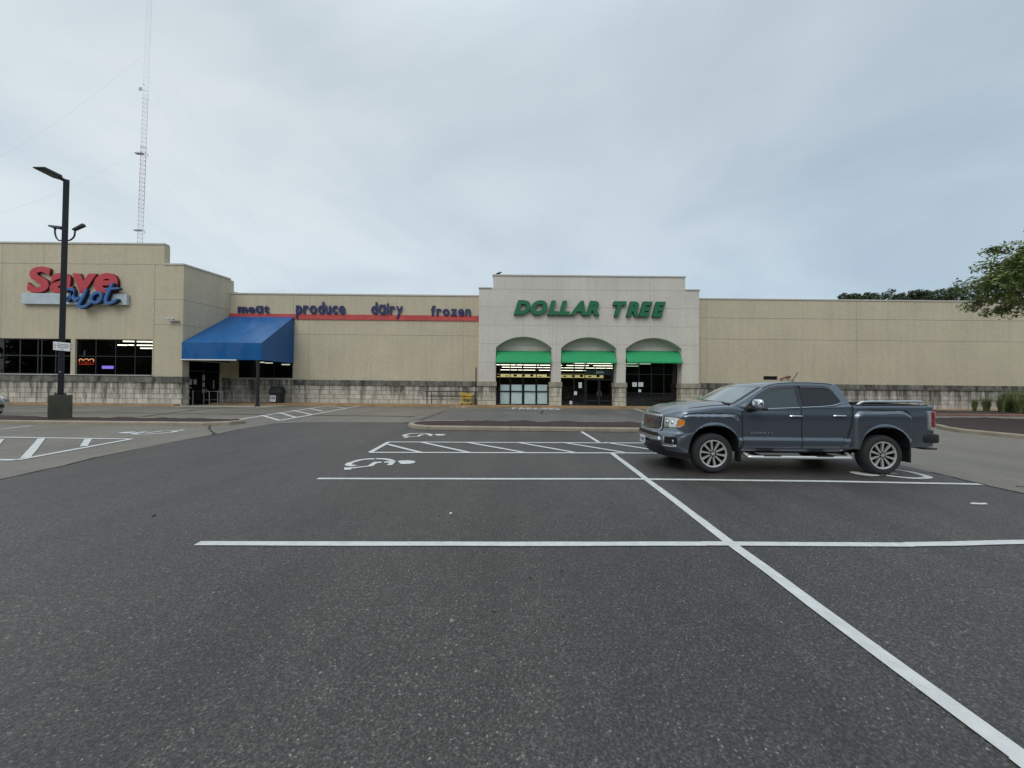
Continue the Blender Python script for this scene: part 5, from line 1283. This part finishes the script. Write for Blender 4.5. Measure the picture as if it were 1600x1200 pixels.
# ================================================================ TREES
def leaf_cloud(mb, c, r, n, size, rnd, flat=.8):
    for _ in range(n):
        while True:
            v = Vector((rnd.uniform(-1, 1), rnd.uniform(-1, 1), rnd.uniform(-1, 1)))
            if v.length < 1: break
        p = c+Vector((v.x*r, v.y*r, v.z*r*flat)); s_ = size*rnd.uniform(.6, 1.25)
        a = Vector((rnd.gauss(0, 1), rnd.gauss(0, 1), rnd.gauss(0, .6))).normalized(); b = a.cross(Vector((rnd.gauss(0, .5), rnd.gauss(0, .5), 1))).normalized()
        q = [p-a*s_, p-a*s_*.1+b*s_*.45, p+a*s_, p-a*s_*.1-b*s_*.45]; k = len(mb.v); mb.v += [tuple(x) for x in q]; mb.f.append([k, k+1, k+2, k+3]); mb.mi.append(mb.cur)
def tree(name, base, H, rad, lab, group, seed, leafmat='leaf', size=.07, tips=260, per=55, zc=.62, cr=.42, trunk=.16, squash=.75, keep=None):
    rnd = random.Random(seed); t = empty(name, base); tag(t, lab, 'tree', group)
    tk = MB(); crown = MB(); c = Vector((0, 0, H*zc)); ends = []
    fork = Vector((rnd.uniform(-.1, .1), rnd.uniform(-.1, .1), H*.28))
    tk.tube(spline([(0, 0, -.1), (.03, 0, H*.14), fork], 4), [trunk*1.25]*1+[trunk*(1.15-.35*i/8) for i in range(8)], 9, caps=False)
    for i in range(tips):
        while True:
            v = Vector((rnd.uniform(-1, 1), rnd.uniform(-1, 1), rnd.uniform(-1, 1)))
            if .45 < v.length < 1: break
        lob = 1+.22*noise.noise(Vector((v.x*1.7+seed, v.y*1.7, v.z*1.7)))*2
        p = c+Vector((v.x*rad*lob, v.y*rad*lob, v.z*rad*squash*lob)); ends.append(p)
    limbs = []
    for i in range(8):
        a_ = 2*math.pi*i/8+rnd.uniform(-.3, .3); e_ = c+Vector((math.cos(a_)*rad*.55, math.sin(a_)*rad*.55, rnd.uniform(-.15, .45)*rad)); mid = fork.lerp(e_, .5)+Vector((0, 0, rad*.12))
        q = spline([fork, mid, e_], 5); tk.tube(q, [trunk*.62*(1-.75*k/(len(q)-1)) for k in range(len(q))], 6, caps=False); limbs += q[3:]
    for e_ in ends:
        if keep and not keep(e_): continue
        s_ = min(limbs, key=lambda q: (q-e_).length); mid = s_.lerp(e_, .5)+Vector((rnd.uniform(-.1, .1), rnd.uniform(-.1, .1), .08))*rad*.3
        tk.tube([s_, mid, e_], [trunk*.13, trunk*.09, trunk*.03], 4, caps=False)
        leaf_cloud(crown, e_, rad*cr*rnd.uniform(.18, .42), per, size, rnd)
    tk.build('trunk', 'bark', t, smooth=60); crown.build('crown', leafmat, t); return t
simple('bark', (.09, .07, .05))
tree('shade_tree', (24.4, 15.3, .08), 9.5, 3.5, 'leafy green tree whose crown enters at the right edge over the low wing', None, 12, 'leaf', .085, 560, 88, .74, .34, .20, .60)
tree_spots = [(1328, 462.5, 2.5, 'lowest and leftmost of the dark trees seen above the wing roof'), (1352, 461.5, 2.6, 'small dark tree second from left above the wing roof'), (1392, 460, 3.6, 'broad dark tree third from left above the wing roof'), (1424, 458.5, 3.1, 'dark tree right of the broad one above the wing roof'), (1458, 455.5, 3.8, 'rounded dark tree beside the tallest one above the wing roof'), (1492, 453, 3.5, 'tallest dark tree above the wing roof next to the leafy crown')]
for i, (px, py, rd, lab) in enumerate(tree_spots):
    Y = 62+2*(i % 3); p = W(px, py, Y); H = p.z+.3
    rd_ = rd*.95
    tree('roadside_tree', (p.x, Y, 0), H, rd_, lab, 'trees beyond the wing roof', 40+i, 'dark_leaf', .19, 110, 55, 1-rd_*.72/H, .52, .25, .75)
p = W(366.5, 455.5, 45)
tree('shrub', (p.x-.2, 45, 9.0-1.2), p.z-7.8, .55, 'tiny dark shrub top poking above the roof beside the sloping parapet', None, 77, 'dark_leaf', .10, 22, 24, .75, .5, .04) if False else None
# tuft of weeds growing on the roof behind the parapet corner
tf = MB(); rnd = random.Random(9); c = Vector((p.x, 45, p.z-.25)); leaf_cloud(tf, c, .55, 140, .11, rnd, .45); leaf_cloud(tf, c+Vector((-.5, 0, -.2)), .35, 60, .1, rnd, .4)
o = tf.build('treetop', 'dark_leaf'); tag(o, 'tiny dark treetop just showing over the roof beside the sloping parapet', 'tree')

# unseen wood behind the camera, raised to darken reflections in shop windows and truck
rnd = random.Random(31); wd_ = MB()
for i in range(150):
    x = -150+2*i+rnd.uniform(-2, 2); y = -58+rnd.uniform(-5, 5); h = 17+4.5*noise.noise(Vector((x*.05, 0, 0)))+rnd.uniform(-1, 2); 
    for k in range(4): leaf_cloud(wd_, Vector((x+rnd.uniform(-2, 2), y, h*(.2+.22*k))), 4.8-.35*k, 60, 1.2, rnd, .8)
wd_.quad((-155, -66, 0), (155, -66, 0), (155, -66, 15), (-155, -66, 15))
o = wd_.build('unseen_wood', 'dark_leaf'); tag(o, kind='stuff')

# ornamental grass in the bed by the wing
gb = MB(); rnd = random.Random(8); simple('dry_blade', (.22, .19, .10), .8)
gx0 = W(1533, 630, 27.5).x; clumps = [(gx0+.9+.11*i+rnd.uniform(-.25, .25), 26.0+rnd.uniform(0, 2.6), rnd.uniform(1.5, 1.85)) for i in range(230)]
for cx_, cy_, h in clumps:
    if cx_ < gx0+1.6: h *= .78
    for _ in range(95):
        a_ = rnd.uniform(0, 6.28); sp_ = rnd.uniform(.05, .75)*h*.6; d = Vector((math.cos(a_), math.sin(a_), 0)); b = Vector((cx_, cy_, .1))+d*rnd.uniform(0, .12)
        hh = h*rnd.uniform(.65, 1.05); m_ = b+d*sp_*.35+Vector((0, 0, hh*.65)); e_ = b+d*sp_+Vector((0, 0, hh)); s_ = Vector((-d.y, d.x, 0))*.012
        gb.cur = 1 if rnd.random() < .12 else 0
        gb.add([b-s_, b+s_, m_+s_, m_-s_, e_], [(0, 1, 2, 3), (3, 2, 4)])
o = gb.build('ornamental_grass', ['grass_blade', 'dry_blade']); tag(o, kind='stuff')

# ================================================================ CART RAIL, CART, POLE
CY = 30.55; z0c = .15
def cpx(px, py, y=CY): return W(px, py, y)
cr_ = empty('cart_rail'); tag(cr_, 'dark steel tube rail along the stained block base holding a yellow cart', 'cart rail')
xl, xl2, xr_ = cpx(669, 620).x, cpx(672.5, 620).x, cpx(742.5, 620).x; zt_, zm_ = cpx(705, 612).z, cpx(705, 619.3).z
simple('rail_metal', (.03, .03, .032), .45, .3)
for x0_, y_ in ((xl, CY-.42), (xl2, CY+.38)):
    mb = MB(); mb.tube(spline([(x0_, y_, z0c), (x0_, y_, zt_-.12), (x0_+.12, y_, zt_), (xr_-.1, y_, zt_), (xr_, y_, zt_-.02)], 5), .034, 8); mb.tube([(x0_, y_, zm_), (xr_, y_, zm_)], .028, 8); mb.tube([(xr_, y_, z0c), (xr_, y_, zt_)], .030, 8)
    mb.build('side_rail', 'rail_metal', cr_, smooth=50)
mb = MB(); x = cpx(744, 600, YF+.25).x; mb.tube([(x, YF+.05, .15), (x, YF+.05, cpx(744, 574.5, YF+.05).z)], .045, 8); mb.box(x-.1, x+.1, YF-.05, YF+.15, .15, .17)
o = mb.build('steel_pole', 'rail_metal'); tag(o, 'thin dark pole standing between the yellow cart and the arcade pier', 'pole')
# shopping cart, facing the pole
ct_ = empty('shopping_cart', (cpx(729.5, 625).x, CY, z0c)); tag(ct_, 'yellow wire shopping cart parked inside the dark tube rail', 'shopping cart')
bk = MB(); zb0_, zb1_ = .48, .98; L0, L1 = -.42, .40; hwb, hwt = .20, .27
def cb(u, v, w2): x = (L0+.03)+(L1-L0-.12)*u if w2 == 0 else L0+(L1-L0)*u; return Vector((x, (hwb if w2 == 0 else hwt)*v, zb0_+(.03 if w2 == 0 else 0) if w2 == 0 else zb1_-.10*u))
for i in range(11):
    u = i/10
    for v in (-1, 1): bk.tube([cb(u, v, 0), cb(u, v, 1)], .011, 4)
    bk.tube([cb(u, -1, 0), cb(u, 1, 0)], .006, 4)
for k in range(7):
    t = k/6
    for v in (-1, 1): bk.tube([cb(0, v, 0).lerp(cb(0, v, 1), t), cb(1, v, 0).lerp(cb(1, v, 1), t)], .018 if k in (0, 6) else .011, 4)
    for u in (0, 1): bk.tube([cb(u, -1, 0).lerp(cb(u, -1, 1), t), cb(u, 1, 0).lerp(cb(u, 1, 1), t)], .006, 4)
for i in range(7):
    v = -1+i/3
    for u in (0, 1): bk.tube([cb(u, v, 0), cb(u, v, 1)], .006, 4)
bk.build('basket', 'yellow', ct_)
fr_ = MB()
for v in (-1, 1):
    fr_.tube(spline([(-.50, v*.27, 1.02), (-.46, v*.26, .80), (-.36, v*.25, .50), (-.42, v*.25, .28), (-.48, v*.25, .17), (-.35, v*.24, .15), (.42, v*.20, .15)], 4), .024, 6); fr_.tube([(.40, v*.20, .15), (.20, v*.2, .5)], .014, 6)
for x in (-.35, 0, .40): fr_.tube([(x, -.22, .16), (x, .22, .16)], .013, 6)
fr_.tube([(-.30, -.22, .17), (.42, -.18, .2)], .010, 4); fr_.build('frame', 'yellow', ct_, smooth=60)
hn = MB(); hn.tube([(-.50, -.28, 1.02), (-.50, .28, 1.02)], .020, 8); hn.build('handle', simple('handle_pale', (.60, .40, .34), .5), ct_)
for x, y in ((-.40, .24), (-.40, -.24), (.36, .19), (.36, -.19)):
    wm = MB(); wm.lathe([(.0, -.016), (.055, -.016), (.06, 0), (.055, .016), (0, .016)], 14, 'y', (x, y, .062)); wm.build('wheel', 'plastic_black', ct_, smooth=40)
ch_ = MB(); ch_.box(-.44, -.12, -.2, .2, .80, .82); ch_.prism([(-.13, -.2, .55), (-.13, .2, .55), (-.13, .2, .82), (-.13, -.2, .82)], (.01, 0, 0)); ch_.build('child_seat', 'yellow', ct_)

# ================================================================ ENTRANCE RAILS, BIN
er = empty('entrance_rails'); tag(er, 'bright steel tube rails guarding the dark grocery doors', 'hand rail')
YE = 28.6
def epx(px, py, y): return W(px, py, y)
def hoop(px0, px1, y, py_top, nm_='rail_hoop', y2=None, both=True):
    x0_, x1_ = epx(px0, 620, y).x, epx(px1, 620, y).x; zt_ = epx((px0+px1)/2, py_top, y).z; y2 = y if y2 is None else y2; mb = MB()
    pts = [(x0_, y, .012), (x0_, y, zt_-.08), (x0_+.06*(1 if x1_ > x0_ else -1), y, zt_), (x1_-.06*(1 if x1_ > x0_ else -1), y2, zt_), (x1_, y2, zt_-.08)]+([(x1_, y2, .012)] if both else [])
    mb.tube(pts, .024, 8); 
    if both: mb.tube([(x0_, y, .42), (x1_, y2, .42)], .018, 6)
    mb.build(nm_, 'galv', er, smooth=50)
mb = MB(); x = epx(301.5, 620, 28.0).x; mb.tube([(x, 28.0, .01), (x, 28.0, 1.15)], .026, 8); mb.build('bollard', 'galv', er)
hoop(318.5, 327, 28.6, 611); hoop(327, 345, 28.8, 611.5); hoop(340, 346.5, 28.4, 611, y2=29.2); hoop(347.5, 353, 28.4, 611, y2=29.2)
hoop(371, 369.5, 30.9, 611.5, y2=31.1, both=False)
bn = empty('trash_bin', (W(431.5, 618, 30.3).x, 30.45, .15)); tag(bn, 'dark plastic trash bin with slanted hood and white label by block wall', 'trash bin')
bn.location.z = .15
s_ = .48
mb = MB(); mb.prism([(-s_*.80, -.28, 0), (s_*.80, -.28, 0), (s_*.92, -.32, .80), (-s_*.92, -.32, .80)], (0, .6, 0)); mb.build('body', 'plastic_black', bn, bevel=.03)
mb = MB(); mb.add([(-s_*1.08, -.36, .80), (s_*1.08, -.36, .80), (s_*1.08, .34, .80), (-s_*1.08, .34, .80), (-s_*1.08, -.36, .88), (s_*1.08, -.36, .88), (s_*1.08, .34, .88), (-s_*1.08, .34, .88), (-s_*.80, -.20, 1.34), (s_*.80, -.20, 1.34), (s_*.80, .2, 1.34), (-s_*.80, .2, 1.34)],
    [(0, 1, 5, 4), (1, 2, 6, 5), (2, 3, 7, 6), (3, 0, 4, 7), (4, 5, 9, 8), (5, 6, 10, 9), (6, 7, 11, 10), (7, 4, 8, 11), (8, 9, 10, 11), (0, 3, 2, 1)]); mb.build('hood', 'plastic_black', bn, bevel=.02)
mb = MB(); mb.box(-s_*.78, s_*.18, -.335, -.325, .10, .62); mb.mat(1)
for k, (a, b) in enumerate(((-.30, .02), (-.32, .04))): mb.box(a, b, -.338, -.336, .44-.12*k, .50-.12*k)
mb.build('label_panel', ['sheet_white', 'ink'], bn)

# ================================================================ CAMERA, SPRINKLER CONNECTION, BIRD
c = W(268, 500, YB-.25); sc_ = empty('security_camera', (c.x, YB, c.z)); tag(sc_, 'white double security camera on the beige wall left of the blue awning', 'security camera')
for dx, rz, ln in ((-.16, .35, .5), (.20, -.5, .34)):
    mb = MB(); rm = Matrix.Rotation(rz, 3, 'Z') @ Matrix.Rotation(.12, 3, 'X')
    cc = Vector((dx, -.32, .10)); mb.box(cc.x-.07, cc.x+.07, cc.y-ln/2, cc.y+ln/2, cc.z-.06, cc.z+.06, Matrix.Rotation(-1.1 if dx < 0 else .9, 3, 'Z')); o = mb.build('camera_housing', 'white_metal', sc_, bevel=.012)
    mb = MB(); mb.tube([(dx, -.32, .04), (dx*.6, -.18, -.05), (dx*.4, -.02, -.06)], .02, 6); mb.build('bracket', 'white_metal', sc_)
mb = MB(); mb.box(-.28, .40, -.06, -.005, -.14, -.02); mb.build('wall_plate', 'galv', sc_, bevel=.01)
fd = empty('pipe_valve', (0, 0, 0)); tag(fd, 'faded red twin pipe connection on the beige wall right of the dark vent', 'valve')
simple('faded_red', (.30, .15, .12), .7)
a, b = W(1222, 590, YW-.15), W(1232.5, 588.5, YW-.15); mb = MB()
mb.tube([(a.x, YW+.05, a.z-.1), (a.x, YW-.2, a.z-.12)], .085, 10); mb.tube([(b.x, YW+.05, b.z), (b.x, YW-.22, b.z-.03)], .11, 10); mb.tube([a+Vector((0, .1, -.05)), b+Vector((0, .1, .05))], .035, 8); mb.build('body', 'faded_red', fd, smooth=50)
mb = MB(); mb.tube([(b.x, YW-.28, b.z-.03), (b.x, YW-.30, b.z-.04)], .065, 8); mb.build('cap', 'dark_red', fd)
p = W(779, 429.3, YF+.1); bd_ = MB()
bd_.tube(spline([p+Vector(v) for v in ((-.26, 0, .03), (-.10, 0, .10), (.06, 0, .13), (.17, 0, .20), (.23, 0, .20))], 4), [.01, .02, .035, .05, .065, .07, .075, .08, .08, .075, .07, .06, .055, .05, .045, .03, .01], 8); bd_.tube([p+Vector((.22, 0, .20)), p+Vector((.31, 0, .18))], [.02, .004], 5)
for dx in (0, .05): bd_.tube([p+Vector((dx, .01, .06)), p+Vector((dx, .01, -.04))], .008, 4)
o = bd_.build('bird', simple('feather_black', (.01, .01, .012), .5), smooth=60); tag(o, 'small black bird perched on the top left parapet of the storefront', 'bird')
